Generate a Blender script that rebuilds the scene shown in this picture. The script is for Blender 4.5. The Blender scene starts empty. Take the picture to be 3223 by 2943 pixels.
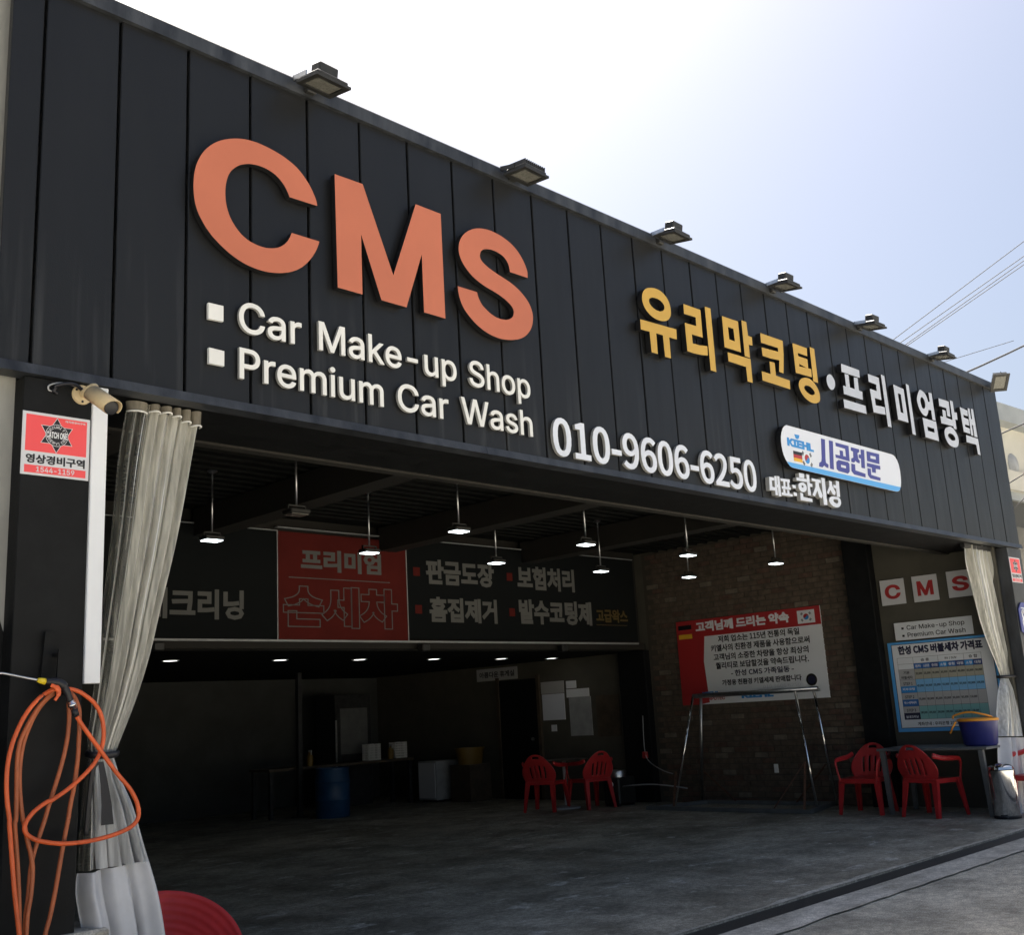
import bpy, bmesh, math, os, random
import numpy as np
from mathutils import Vector, Matrix
from mathutils.geometry import tessellate_polygon, delaunay_2d_cdt
random.seed(7)
R = math.radians
scene = bpy.context.scene
col = scene.collection

# ------------------------------------------------------------------ camera
IW, IH, FP = 3223.0, 2943.0, 3403.23          # photograph size and focal length in its pixels
CAMX, CAMY, CAMZ = 0.0, -5.02, 1.44           # metres; the shop front stands on y = 0
YAW, PIT, ROL = -.79731, .22393, .05661
RM = Matrix.Rotation(YAW, 3, 'Z') @ Matrix.Rotation(PIT, 3, 'X') @ Matrix.Rotation(ROL, 3, 'Y')
cam = bpy.data.cameras.new('camera'); cam_o = bpy.data.objects.new('camera', cam); col.objects.link(cam_o)
cam.sensor_fit = 'HORIZONTAL'; cam.sensor_width = 36.0; cam.lens = FP / IW * 36.0
cam.clip_start = .05; cam.clip_end = 3000
cx, cy, cz = RM.col[0], RM.col[2], -RM.col[1]
cam_o.matrix_world = Matrix(((cx[0], cy[0], cz[0], CAMX), (cx[1], cy[1], cz[1], CAMY), (cx[2], cy[2], cz[2], CAMZ), (0, 0, 0, 1)))
scene.camera = cam_o

# ------------------------------------------------------------------ sky, sun, exposure
SUN_AZ, SUN_EL = R(26), R(62.5)                 # sun stands behind the shop, a little right of its normal
world = bpy.data.worlds.new('World'); scene.world = world; world.use_nodes = True
wn = world.node_tree.nodes; wl = world.node_tree.links
sky = wn.new('ShaderNodeTexSky'); sky.sky_type = 'NISHITA'; sky.sun_disc = False
sky.sun_elevation = SUN_EL; sky.sun_rotation = SUN_AZ
sky.air_density = 1.0; sky.dust_density = 4.8; sky.ozone_density = .9; sky.altitude = 20
wn['Background'].inputs['Strength'].default_value = .048
wl.new(sky.outputs[0], wn['Background'].inputs['Color'])
sun = bpy.data.lights.new('sun', 'SUN'); sun.energy = 5.0; sun.angle = R(.6); sun.color = (1, .95, .88)
sun_o = bpy.data.objects.new('sun', sun); col.objects.link(sun_o)
sd = Vector((math.sin(SUN_AZ) * math.cos(SUN_EL), math.cos(SUN_AZ) * math.cos(SUN_EL), math.sin(SUN_EL)))
sun_o.rotation_euler = sd.to_track_quat('Z', 'Y').to_euler(); sun_o.location = sd * 60
vs = scene.view_settings; vs.view_transform = 'Standard'; vs.look = 'None'; vs.gamma = 1; vs.exposure = 1.85; vs.use_curve_mapping = False
scene.cycles.max_bounces = 8; scene.cycles.transparent_max_bounces = 16
scene.cycles.use_denoising = True

# ------------------------------------------------------------------ measuring helpers: a pixel's sight line cut by a plane of the place
O = Vector((CAMX, CAMY, CAMZ))
def ray(px, py): return RM @ Vector(((px - IW / 2) / FP, 1, -(py - IH / 2) / FP))
def PY(px, py, y=0.0): r = ray(px, py); return O + r * ((y - CAMY) / r.y)
def PX(px, py, x): r = ray(px, py); return O + r * ((x - CAMX) / r.x)
def PZ(px, py, z): r = ray(px, py); return O + r * ((z - CAMZ) / r.z)
def reg(x0, y0, s): return lambda p: (x0 + p[0] * s, y0 + p[1] * s)

# ------------------------------------------------------------------ materials
def mat(name, c, rough=.5, metal=0, var=0, scale=3, bump=0, bscale=40, spec=.5, coat=0, c2=None, stretch=None, speck=0):
    m = bpy.data.materials.new(name); m.use_nodes = True; nt = m.node_tree; n = nt.nodes; b = n['Principled BSDF']
    b.inputs['Base Color'].default_value = (*c, 1); b.inputs['Roughness'].default_value = rough; b.inputs['Metallic'].default_value = metal
    b.inputs['Specular IOR Level'].default_value = spec; b.inputs['Coat Weight'].default_value = coat
    if var or c2 or bump:
        g = n.new('ShaderNodeNewGeometry'); src = g.outputs['Position']
        if stretch:
            mp = n.new('ShaderNodeMapping'); mp.inputs['Scale'].default_value = stretch; nt.links.new(src, mp.inputs[0]); src = mp.outputs[0]
    if var or c2:
        t = n.new('ShaderNodeTexNoise'); t.inputs['Scale'].default_value = scale; t.inputs['Detail'].default_value = 8; t.inputs['Roughness'].default_value = .62
        nt.links.new(src, t.inputs['Vector'])
        r = n.new('ShaderNodeValToRGB'); r.color_ramp.elements[0].position = .35; r.color_ramp.elements[1].position = .68
        if c2 is None:
            c2 = tuple(min(1, x * (1 + var)) for x in c); c1 = tuple(x * (1 - var) for x in c)
        else: c1 = c
        r.color_ramp.elements[0].color = (*c1, 1); r.color_ramp.elements[1].color = (*c2, 1)
        nt.links.new(t.outputs[0], r.inputs[0]); nt.links.new(r.outputs[0], b.inputs['Base Color'])
        if speck: speckle(nt, g.outputs['Position'], r.outputs[0], b, speck)
        mr = n.new('ShaderNodeMapRange'); mr.inputs[3].default_value = max(0, rough - .1); mr.inputs[4].default_value = min(1, rough + .12)
        nt.links.new(t.outputs[0], mr.inputs[0]); nt.links.new(mr.outputs[0], b.inputs['Roughness'])
    if bump:
        t2 = n.new('ShaderNodeTexNoise'); t2.inputs['Scale'].default_value = bscale; t2.inputs['Detail'].default_value = 5
        nt.links.new(src, t2.inputs['Vector'])
        bp = n.new('ShaderNodeBump'); bp.inputs['Strength'].default_value = bump; bp.inputs['Distance'].default_value = .01
        nt.links.new(t2.outputs[0], bp.inputs['Height']); nt.links.new(bp.outputs[0], b.inputs['Normal'])
    return m
def speckle(nt, pos, colour, b, amount):
    """fine aggregate: dark and pale grains of about a centimetre, and a few broader oil marks"""
    n = nt.nodes; last = colour
    for sc, lo, hi, k in ((95, .40, .62, amount), (21, .42, .60, amount * .6), (3.3, .38, .55, amount * .55)):
        t = n.new('ShaderNodeTexNoise'); t.inputs['Scale'].default_value = sc; t.inputs['Detail'].default_value = 4; nt.links.new(pos, t.inputs['Vector'])
        r = n.new('ShaderNodeMapRange'); r.inputs[1].default_value = lo; r.inputs[2].default_value = hi; r.inputs[3].default_value = 1 - k; r.inputs[4].default_value = 1 + k * .35; nt.links.new(t.outputs[0], r.inputs[0])
        m = n.new('ShaderNodeMix'); m.data_type = 'RGBA'; m.blend_type = 'MULTIPLY'; m.inputs['Factor'].default_value = 1
        nt.links.new(last, m.inputs['A']); nt.links.new(r.outputs[0], m.inputs['B']); last = m.outputs['Result']
    nt.links.new(last, b.inputs['Base Color'])
def emit(name, c, s):
    m = bpy.data.materials.new(name); m.use_nodes = True; b = m.node_tree.nodes['Principled BSDF']
    b.inputs['Base Color'].default_value = (.6, .6, .6, 1); b.inputs['Emission Color'].default_value = (*c, 1); b.inputs['Emission Strength'].default_value = s
    return m

def panel_material():
    """dark slate coated steel with faint rain streaks and grime"""
    m = bpy.data.materials.new('slate_panel'); m.use_nodes = True; nt = m.node_tree; n = nt.nodes; l = nt.links; b = n['Principled BSDF']
    g = n.new('ShaderNodeNewGeometry')
    def noise(sc, scale, detail=6):
        mp = n.new('ShaderNodeMapping'); mp.inputs['Scale'].default_value = sc; l.new(g.outputs['Position'], mp.inputs[0])
        t = n.new('ShaderNodeTexNoise'); t.inputs['Scale'].default_value = scale; t.inputs['Detail'].default_value = detail; l.new(mp.outputs[0], t.inputs['Vector']); return t.outputs[0]
    def ramp(src, a, c):
        r = n.new('ShaderNodeMapRange'); r.inputs[1].default_value = a; r.inputs[2].default_value = c; r.clamp = True; l.new(src, r.inputs[0]); return r.outputs[0]
    streak = ramp(noise((1, 1, .05), 14, 6), .54, .78)
    sep = n.new('ShaderNodeSeparateXYZ'); l.new(g.outputs['Position'], sep.inputs[0])
    low = ramp(sep.outputs['Z'], 4.1, 3.2)                      # rain runs end at the bottom edge, so dust gathers there
    mul = n.new('ShaderNodeMath'); mul.operation = 'MULTIPLY'; l.new(streak, mul.inputs[0]); l.new(low, mul.inputs[1])
    mx = n.new('ShaderNodeMix'); mx.data_type = 'RGBA'
    mx.inputs['A'].default_value = (.0122, .0128, .0140, 1); mx.inputs['B'].default_value = (.044, .046, .049, 1)
    l.new(mul.outputs[0], mx.inputs['Factor'])
    mx2 = n.new('ShaderNodeMix'); mx2.data_type = 'RGBA'; mx2.blend_type = 'MULTIPLY'; mx2.inputs['Factor'].default_value = 1
    cr = n.new('ShaderNodeValToRGB'); cr.color_ramp.elements[0].color = (.88, .88, .88, 1); cr.color_ramp.elements[1].color = (1.10, 1.10, 1.10, 1)
    cr.color_ramp.elements[0].position = .3; cr.color_ramp.elements[1].position = .7
    l.new(noise((1, 1, .35), 1.7, 9), cr.inputs[0]); l.new(mx.outputs['Result'], mx2.inputs['A']); l.new(cr.outputs[0], mx2.inputs['B'])
    l.new(mx2.outputs['Result'], b.inputs['Base Color'])
    rr = n.new('ShaderNodeMapRange'); rr.inputs[3].default_value = .30; rr.inputs[4].default_value = .42; l.new(noise((1, 1, .5), 3, 8), rr.inputs[0]); l.new(rr.outputs[0], b.inputs['Roughness'])
    b.inputs['Specular IOR Level'].default_value = .30
    bp = n.new('ShaderNodeBump'); bp.inputs['Strength'].default_value = .12; bp.inputs['Distance'].default_value = .004; l.new(noise((1, 1, 1), 160, 2), bp.inputs['Height'])
    bw = n.new('ShaderNodeBump'); bw.inputs['Strength'].default_value = .30; bw.inputs['Distance'].default_value = .02; l.new(noise((2.2, 1, .5), 1.5, 2), bw.inputs['Height']); l.new(bp.outputs[0], bw.inputs['Normal']); l.new(bw.outputs[0], b.inputs['Normal'])   # slight oil-canning of the sheet
    return m

def film_material(name, tint, clear, dirt):
    """clear PVC strip: partly see-through, yellowed, glossy"""
    m = bpy.data.materials.new(name); m.use_nodes = True; nt = m.node_tree; n = nt.nodes; l = nt.links; n.remove(n['Principled BSDF'])
    out = n['Material Output']; g = n.new('ShaderNodeNewGeometry')
    mp = n.new('ShaderNodeMapping'); mp.inputs['Scale'].default_value = (1, 1, .05); l.new(g.outputs['Position'], mp.inputs[0])
    t = n.new('ShaderNodeTexNoise'); t.inputs['Scale'].default_value = 38; t.inputs['Detail'].default_value = 6; l.new(mp.outputs[0], t.inputs['Vector'])
    cr = n.new('ShaderNodeValToRGB'); cr.color_ramp.elements[0].position = .3; cr.color_ramp.elements[1].position = .72
    cr.color_ramp.elements[0].color = (*[x * dirt for x in tint], 1); cr.color_ramp.elements[1].color = (*tint, 1); l.new(t.outputs[0], cr.inputs[0])
    d = n.new('ShaderNodeBsdfDiffuse'); l.new(cr.outputs[0], d.inputs[0]); tr = n.new('ShaderNodeBsdfTranslucent'); l.new(cr.outputs[0], tr.inputs[0])
    a = n.new('ShaderNodeMixShader'); a.inputs[0].default_value = .38; l.new(d.outputs[0], a.inputs[1]); l.new(tr.outputs[0], a.inputs[2])
    tp = n.new('ShaderNodeBsdfTransparent'); tp.inputs[0].default_value = (.93, .93, .90, 1)
    b = n.new('ShaderNodeMixShader'); l.new(a.outputs[0], b.inputs[2]); l.new(tp.outputs[0], b.inputs[1])
    mr = n.new('ShaderNodeMapRange'); mr.inputs[1].default_value = .3; mr.inputs[2].default_value = .7; mr.inputs[3].default_value = 1 - clear - .16; mr.inputs[4].default_value = min(1, 1 - clear + .16); l.new(t.outputs[0], mr.inputs[0]); l.new(mr.outputs[0], b.inputs[0])
    gl = n.new('ShaderNodeBsdfGlossy'); gl.inputs['Roughness'].default_value = .34; fr = n.new('ShaderNodeFresnel'); fr.inputs[0].default_value = 1.22
    c = n.new('ShaderNodeMixShader'); l.new(fr.outputs[0], c.inputs[0]); l.new(b.outputs[0], c.inputs[1]); l.new(gl.outputs[0], c.inputs[2]); l.new(c.outputs[0], out.inputs[0])
    return m

def floor_material():
    m = bpy.data.materials.new('wet_concrete'); m.use_nodes = True; nt = m.node_tree; n = nt.nodes; l = nt.links; b = n['Principled BSDF']
    g = n.new('ShaderNodeNewGeometry')
    def noise(sc, scale, detail=8, rough=.6):
        mp = n.new('ShaderNodeMapping'); mp.inputs['Scale'].default_value = sc; l.new(g.outputs['Position'], mp.inputs[0])
        t = n.new('ShaderNodeTexNoise'); t.inputs['Scale'].default_value = scale; t.inputs['Detail'].default_value = detail; t.inputs['Roughness'].default_value = rough; l.new(mp.outputs[0], t.inputs['Vector']); return t.outputs[0]
    cr = n.new('ShaderNodeValToRGB'); e = cr.color_ramp.elements; e[0].position = .40; e[0].color = (.25, .230, .178, 1); e[1].position = .62; e[1].color = (.54, .50, .405, 1)
    l.new(noise((1, 1, 1), .9, 12, .72), cr.inputs[0])
    cr2 = n.new('ShaderNodeValToRGB'); e = cr2.color_ramp.elements; e[0].position = .575; e[0].color = (0, 0, 0, 1); e[1].position = .64; e[1].color = (1, 1, 1, 1)
    l.new(noise((1, 1.6, 1), 2.3, 9, .7), cr2.inputs[0])
    mx = n.new('ShaderNodeMix'); mx.data_type = 'RGBA'; l.new(cr2.outputs[0], mx.inputs['Factor']); l.new(cr.outputs[0], mx.inputs['A']); mx.inputs['B'].default_value = (.68, .65, .57, 1)
    speckle(nt, g.outputs['Position'], mx.outputs['Result'], b, .40)
    mr = n.new('ShaderNodeMapRange'); mr.inputs[1].default_value = .4; mr.inputs[2].default_value = .6; mr.inputs[3].default_value = .48; mr.inputs[4].default_value = .8; l.new(noise((1, 1, 1), .55, 10, .66), mr.inputs[0]); l.new(mr.outputs[0], b.inputs['Roughness'])
    bp = n.new('ShaderNodeBump'); bp.inputs['Strength'].default_value = .35; bp.inputs['Distance'].default_value = .01; l.new(noise((1, 1, 1), 55, 6), bp.inputs['Height']); l.new(bp.outputs[0], b.inputs['Normal'])
    b.inputs['Specular IOR Level'].default_value = .35
    return m

M = {}
M['panel'] = panel_material()
M['trim'] = mat('slate_trim', (.030, .033, .038), .42, var=.6, scale=7, stretch=(1, 1, .3), bump=.1, bscale=90)
M['gap'] = mat('seam_black', (.004, .004, .005), .8)
M['blackpaint'] = mat('black_paint', (.0085, .009, .0095), .6, var=.3, scale=6, bump=.12, bscale=60, spec=.16)
M['greywall'] = mat('grey_render', (.30, .30, .28), .55, var=.22, scale=2.2, bump=.15, bscale=35, stretch=(1, 1, .35))
M['orange'] = mat('salmon_acrylic', (.47, .142, .076), .42, var=.05, scale=1.2)
M['gold'] = mat('gold_acrylic', (.52, .32, .056), .40, var=.05, scale=1.5)
M['side_black'] = mat('letter_return_black', (.006, .006, .007), .5)
M['cream'] = mat('cream_plastic', (.72, .725, .71), .4, var=.05, scale=3)
M['white'] = mat('white_plastic', (.78, .79, .82), .4, var=.05, scale=3)
M['phonewhite'] = mat('phone_white', (.64, .68, .77), .4, var=.05, scale=3)
M['silver'] = mat('silver_grey_acrylic', (.47, .50, .57), .4, var=.06, scale=3)
M['return'] = mat('letter_return_shaded', (.34, .34, .33), .5, var=.1, scale=8)  # sides of the white letters, their shade put into the colour as darker grey
M['whitepaint'] = mat('white_board', (.74, .76, .79), .35, var=.03, scale=2)
M['bluewhite'] = mat('pale_board', (.68, .71, .79), .35)
M['skyblue'] = mat('sky_blue_print', (.10, .38, .78), .35)
M['logoblue'] = mat('logo_blue_print', (.03, .25, .62), .35)
M['navy'] = mat('navy_print', (.055, .06, .27), .35)
M['ink'] = mat('black_print', (.008, .008, .012), .5)
M['inknavy'] = mat('dark_navy_print', (.012, .013, .045), .5)
M['red'] = mat('red_print', (.40, .028, .03), .4)
M['signred'] = mat('fluorescent_red_print', (.80, .085, .09), .4)
M['signgrey'] = mat('pale_grey_print', (.60, .61, .64), .4)
M['darkred'] = mat('banner_red', (.105, .016, .013), .8, var=.1, scale=2, spec=.08)
M['bannerblack'] = mat('banner_black', (.010, .0115, .012), .8, spec=.06)
M['bannergrey'] = mat('banner_grey_letter', (.135, .135, .13), .8, spec=.1)
M['banneryellow'] = mat('banner_yellow_letter', (.09, .06, .012), .5)
M['yellow'] = mat('flag_gold', (.75, .42, .03), .4)
M['steel'] = mat('brushed_steel', (.55, .56, .57), .32, metal=1, var=.15, scale=20)
M['chrome'] = mat('polished_steel', (.68, .68, .68), .14, metal=1)
M['darksteel'] = mat('dark_steel', (.035, .036, .038), .45, metal=.4, var=.3, scale=12)
M['lampblack'] = mat('lamp_black', (.018, .018, .017), .5, var=.3, scale=20)
M['lampglass'] = mat('lamp_glass_off', (.15, .148, .13), .18, var=.25, scale=60)
M['hose'] = mat('orange_rubber', (.66, .105, .022), .42, var=.18, scale=9)
M['hosedull'] = mat('aged_orange_rubber', (.40, .105, .035), .5, var=.2, scale=9)
M['redplastic'] = mat('red_plastic', (.46, .026, .028), .32, var=.12, scale=6, bump=.05, bscale=60)
M['tub'] = mat('red_rubber', (.60, .045, .05), .42, var=.15, scale=5)
M['grey'] = mat('grey_plastic', (.33, .34, .35), .5, var=.15, scale=6)
M['bluebucket'] = mat('blue_bucket', (.022, .028, .17), .35)
M['orangelid'] = mat('orange_lid', (.80, .33, .03), .4)
M['tablegrey'] = mat('table_grey', (.12, .125, .125), .5, var=.15, scale=6)
M['barrel'] = mat('blue_barrel', (.010, .055, .14), .45, var=.2, scale=5)
M['wood'] = mat('dark_timber', (.07, .052, .035), .6, var=.3, scale=7)
M['brown'] = mat('brown_beam', (.014, .012, .009), .8, var=.25, scale=5)
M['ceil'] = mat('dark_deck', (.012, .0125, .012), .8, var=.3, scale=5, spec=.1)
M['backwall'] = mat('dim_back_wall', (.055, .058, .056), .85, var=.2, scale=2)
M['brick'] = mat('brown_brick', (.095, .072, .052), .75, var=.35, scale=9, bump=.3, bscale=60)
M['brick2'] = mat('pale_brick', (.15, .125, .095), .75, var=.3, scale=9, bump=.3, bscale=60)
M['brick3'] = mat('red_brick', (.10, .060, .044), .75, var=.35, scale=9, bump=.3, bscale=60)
M['mortar'] = mat('mortar', (.065, .056, .045), .9, bump=.3)
M['sidewall'] = mat('taupe_wall', (.075, .070, .055), .7, var=.15, scale=3)
M['floor'] = floor_material()
M['asphalt'] = mat('worn_asphalt', (.44, .41, .335), .85, c2=(.76, .715, .595), scale=1.1, speck=.34, bump=1.0, bscale=130)
M['apron'] = mat('concrete_apron', (.42, .395, .33), .75, c2=(.78, .74, .65), scale=2.1, speck=.3, bump=.4, bscale=70, stretch=(.6, 2, 1))
M['drain'] = mat('drain_cover', (.018, .019, .018), .6, var=.3, scale=8, bump=.3, bscale=90)
M['film'] = film_material('clear_film', (.74, .725, .65), .17, .68)
M['filmclear'] = film_material('dusty_clear_film', (.46, .45, .39), .66, .6)
M['film2'] = film_material('milky_film', (.84, .855, .85), .12, .74)
M['hem'] = mat('curtain_header', (.16, .145, .115), .6, var=.45, scale=14, stretch=(1, 1, .4))
M['fabric'] = mat('grey_tarpaulin', (.58, .58, .59), .5, var=.1, scale=4, bump=.1, bscale=30)
M['camera'] = mat('yellowed_camera', (.62, .49, .29), .45, var=.12, scale=14)
M['yellowtip'] = mat('yellow_tip', (.75, .55, .02), .4)
M['cable'] = mat('grey_cable', (.05, .052, .06), .7)
M['nwall'] = mat('cream_render', (.50, .485, .43), .7, var=.08, scale=1.4)
M['neave'] = mat('grey_eave', (.30, .32, .33), .5, var=.1, scale=2)
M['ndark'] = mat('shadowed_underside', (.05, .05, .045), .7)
M['addr'] = mat('address_blue', (.06, .075, .28), .35)
M['lit'] = emit('lit_led', (.86, .97, 1.0), 2.2)
M['downlit'] = emit('lit_downlight', (1, .98, .93), 1.3)
M['cone'] = mat('dull_yellow', (.17, .10, .015), .5)

# ------------------------------------------------------------------ object helpers
def tag(o, label=None, cat=None, group=None, kind=None):
    if label: o['label'] = label
    if cat: o['category'] = cat
    if group: o['group'] = group
    if kind: o['kind'] = kind
    return o
def thing(name, loc, label, cat, group=None, rz=0):
    o = bpy.data.objects.new(name, None); col.objects.link(o); o.location = loc; o.rotation_euler = (0, 0, rz); o.empty_display_size = .1
    return tag(o, label, cat, group)
def put(name, me, m, parent=None, local=False):
    """link a mesh; its vertices are in world space unless local"""
    if m is not None and not me.materials:
        me.materials.append(M[m] if isinstance(m, str) else m)
    o = bpy.data.objects.new(name, me); col.objects.link(o)
    if not local:
        if len(me.vertices):
            n = len(me.vertices); c = Vector((0, 0, 0)); zmin = 1e9
            for v in me.vertices: c += v.co; zmin = min(zmin, v.co.z)
            c /= n; c.z = zmin
            me.transform(Matrix.Translation(-c)); o.location = c
        if parent is not None:
            o.parent = parent
            o.matrix_parent_inverse = world_of(parent).inverted()
    elif parent is not None: o.parent = parent
    return o
def world_of(o):
    return o.matrix_basis.copy() if o.parent is None else world_of(o.parent) @ o.matrix_parent_inverse @ o.matrix_basis
def me_of(v, f, smooth=False):
    me = bpy.data.meshes.new('m'); me.from_pydata([tuple(x) for x in v], [], f); me.validate(); me.update()
    if smooth:
        for p in me.polygons: p.use_smooth = True
    return me
def fix(bm, smooth=False, angle=None):
    bmesh.ops.recalc_face_normals(bm, faces=bm.faces)
    me = bpy.data.meshes.new('m'); bm.to_mesh(me); bm.free()
    if smooth:
        for p in me.polygons: p.use_smooth = True
        if angle: me.set_sharp_from_angle(angle=angle)
    return me
def box_bm(bm, x0, x1, y0, y1, z0, z1, mtx=None):
    vs = [bm.verts.new((x, y, z)) for x in (x0, x1) for y in (y0, y1) for z in (z0, z1)]
    if mtx is not None:
        for v in vs: v.co = mtx @ v.co
    for f in ((0, 1, 3, 2), (4, 6, 7, 5), (0, 4, 5, 1), (2, 3, 7, 6), (0, 2, 6, 4), (1, 5, 7, 3)): bm.faces.new([vs[i] for i in f])
    return vs
def box_me(x0, x1, y0, y1, z0, z1, bevel=0, mtx=None, seg=1):
    bm = bmesh.new(); box_bm(bm, x0, x1, y0, y1, z0, z1, mtx)
    if bevel: bmesh.ops.bevel(bm, geom=list(bm.edges), offset=bevel, segments=seg, affect='EDGES')
    return fix(bm)
def box(name, x0, x1, y0, y1, z0, z1, m, parent=None, bevel=0, local=False, mtx=None, seg=1):
    return put(name, box_me(x0, x1, y0, y1, z0, z1, bevel, mtx, seg), m, parent, local)
def spline(pts, n=8):
    pts = [Vector(p) for p in pts]; out = []
    for i in range(len(pts) - 1):
        p0 = pts[max(0, i - 1)]; p1 = pts[i]; p2 = pts[i + 1]; p3 = pts[min(len(pts) - 1, i + 2)]
        for k in range(n):
            t = k / n
            out.append(.5 * ((2 * p1) + (p2 - p0) * t + (2 * p0 - 5 * p1 + 4 * p2 - p3) * t * t + (3 * p1 - p0 - 3 * p2 + p3) * t ** 3))
    out.append(pts[-1]); return out
def tube_me(pts, r, seg=8, flat=1.0, caps=True):
    """round tube; r number or list"""
    pts = [Vector(p) for p in pts]; V = []; F = []; n = len(pts); up = None
    for i, p in enumerate(pts):
        d = (pts[min(n - 1, i + 1)] - pts[max(0, i - 1)]).normalized()
        if up is None:
            up = Vector((0, 0, 1)) if abs(d.z) < .9 else Vector((0, 1, 0))
        u = (up - d * up.dot(d)).normalized(); w = d.cross(u); up = u
        rr = r[i] if isinstance(r, (list, tuple)) else r
        for k in range(seg):
            a = 2 * math.pi * k / seg; V.append(p + u * math.cos(a) * rr + w * math.sin(a) * rr * flat)
    for i in range(n - 1):
        for k in range(seg): F.append((i * seg + k, i * seg + (k + 1) % seg, (i + 1) * seg + (k + 1) % seg, (i + 1) * seg + k))
    if caps: F.append(tuple(range(seg - 1, -1, -1))); F.append(tuple((n - 1) * seg + k for k in range(seg)))
    return me_of(V, F, True)
def tube(name, pts, r, m, parent=None, seg=8, local=False, flat=1.0): return put(name, tube_me(pts, r, seg, flat), m, parent, local)
def bar_me(p0, p1, w, h, w2=None, h2=None, up=(0, 0, 1)):
    """tapered rectangular bar from p0 to p1"""
    p0, p1 = Vector(p0), Vector(p1); d = (p1 - p0).normalized(); up = Vector(up)
    if abs(d.dot(up)) > .95: up = Vector((0, 1, 0))
    a = d.cross(up).normalized(); b = a.cross(d); w2 = w2 or w; h2 = h2 or h
    V = [p + a * sx * ww / 2 + b * sz * hh / 2 for p, ww, hh in ((p0, w, h), (p1, w2, h2)) for sx, sz in ((-1, -1), (1, -1), (1, 1), (-1, 1))]
    return me_of(V, [(3, 2, 1, 0), (4, 5, 6, 7), (0, 1, 5, 4), (1, 2, 6, 5), (2, 3, 7, 6), (3, 0, 4, 7)])
def lathe_me(prof, seg=32, mtx=None, sx=1, sy=1):
    V = []; F = []; n = len(prof)
    for k in range(seg):
        a = 2 * math.pi * k / seg
        for r, z in prof:
            v = Vector((math.cos(a) * r * sx, math.sin(a) * r * sy, z)); V.append(mtx @ v if mtx is not None else v)
    for k in range(seg):
        for i in range(n - 1):
            a, b = k * n + i, ((k + 1) % seg) * n + i; F.append((a, b, b + 1, a + 1))
    bm = bmesh.new(); vv = [bm.verts.new(v) for v in V]
    for f in F: bm.faces.new([vv[i] for i in f])
    bmesh.ops.remove_doubles(bm, verts=bm.verts, dist=1e-5)
    return fix(bm, True, R(40))
def join(meshes):
    bm = bmesh.new()
    for m in meshes: bm.from_mesh(m)
    me = bpy.data.meshes.new('m'); bm.to_mesh(me); bm.free(); return me
def prism_me(loops, n, depth, side=None):
    """loops: outer + holes as 3D points on a plane; extruded back by depth along -n. second material slot on the sides if asked"""
    n = Vector(n); flat = [Vector(p) for lp in loops for p in lp]; tris = tessellate_polygon([[Vector(p) for p in lp] for lp in loops])
    N = len(flat); V = flat + [p - n * depth for p in flat]; F = []; mi = []
    for t in tris:
        a, b, c = t
        if (flat[b] - flat[a]).cross(flat[c] - flat[a]).dot(n) < 0: a, b, c = a, c, b
        F.append((a, b, c)); mi.append(0); F.append((c + N, b + N, a + N)); mi.append(0)
    s = 0
    for lp in loops:
        k = len(lp)
        for i in range(k): F.append((s + i, s + (i + 1) % k, s + (i + 1) % k + N, s + i + N)); mi.append(1)
        s += k
    me = bpy.data.meshes.new('m'); me.from_pydata([tuple(v) for v in V], [], F)
    bm = bmesh.new(); bm.from_mesh(me); bm.faces.ensure_lookup_table()
    for f, i in zip(bm.faces, mi): f.material_index = i if side else 0
    bmesh.ops.recalc_face_normals(bm, faces=bm.faces); bm.to_mesh(me); bm.free()
    return me
def letter(name, loops, n, depth, front, side, parent):
    me = prism_me(loops, n, depth, True); me.materials.append(M[front]); me.materials.append(M[side]); return put(name, me, None, parent)
def sheet(name, loop, n, m, parent, depth=.002): return put(name, prism_me([loop], n, depth), m, parent)

# ------------------------------------------------------------------ lettering: outlines of the bundled typefaces turned into solid letters
FD = os.path.join(bpy.utils.system_resource('DATAFILES') or '', 'fonts')
def font(fn):
    try: return bpy.data.fonts.load(os.path.join(FD, fn))
    except Exception: return None
FONT = {'noto': font('Noto Sans CJK Regular.woff2'), 'inter': font('Inter.woff2')}
_cache = {}
_ts = bpy.data.scenes.new('lettering_workspace')
def contours(text, fk='noto', space=1.0, res=5):
    key = (text, fk, space, res)
    if key in _cache: return _cache[key]
    cu = bpy.data.curves.new('t', 'FONT'); cu.body = text; cu.space_character = space
    if FONT[fk]: cu.font = FONT[fk]
    o = bpy.data.objects.new('t', cu); _ts.collection.objects.link(o)
    _ts.view_layers[0].update(); dg = _ts.view_layers[0].depsgraph
    c = o.evaluated_get(dg).to_curve(dg); out = []
    for s in c.splines:
        bp = s.bezier_points; pts = []; n = len(bp)
        for i in range(n):
            a, b = bp[i], bp[(i + 1) % n]; p0, p1, p2, p3 = a.co.xy, a.handle_right.xy, b.handle_left.xy, b.co.xy
            ch = p3 - p0; L = ch.length
            straight = L < 1e-6 or (abs(ch.cross(p1 - p0)) / L < .004 and abs(ch.cross(p2 - p0)) / L < .004)
            for k in range(1 if straight else res):
                t = k / res; q = p0 * (1 - t) ** 3 + p1 * 3 * t * (1 - t) ** 2 + p2 * 3 * t * t * (1 - t) + p3 * t ** 3
                if not pts or (q - pts[-1]).length > 1e-4: pts.append(q.copy())
        while len(pts) > 1 and (pts[0] - pts[-1]).length < 1e-4: pts.pop()
        if len(pts) > 2: out.append(pts)
    o.evaluated_get(dg).to_curve_clear(); bpy.data.objects.remove(o); bpy.data.curves.remove(cu)
    _cache[key] = out; return out
def area(p): return sum(p[i].x * p[(i + 1) % len(p)].y - p[(i + 1) % len(p)].x * p[i].y for i in range(len(p))) / 2
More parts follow.
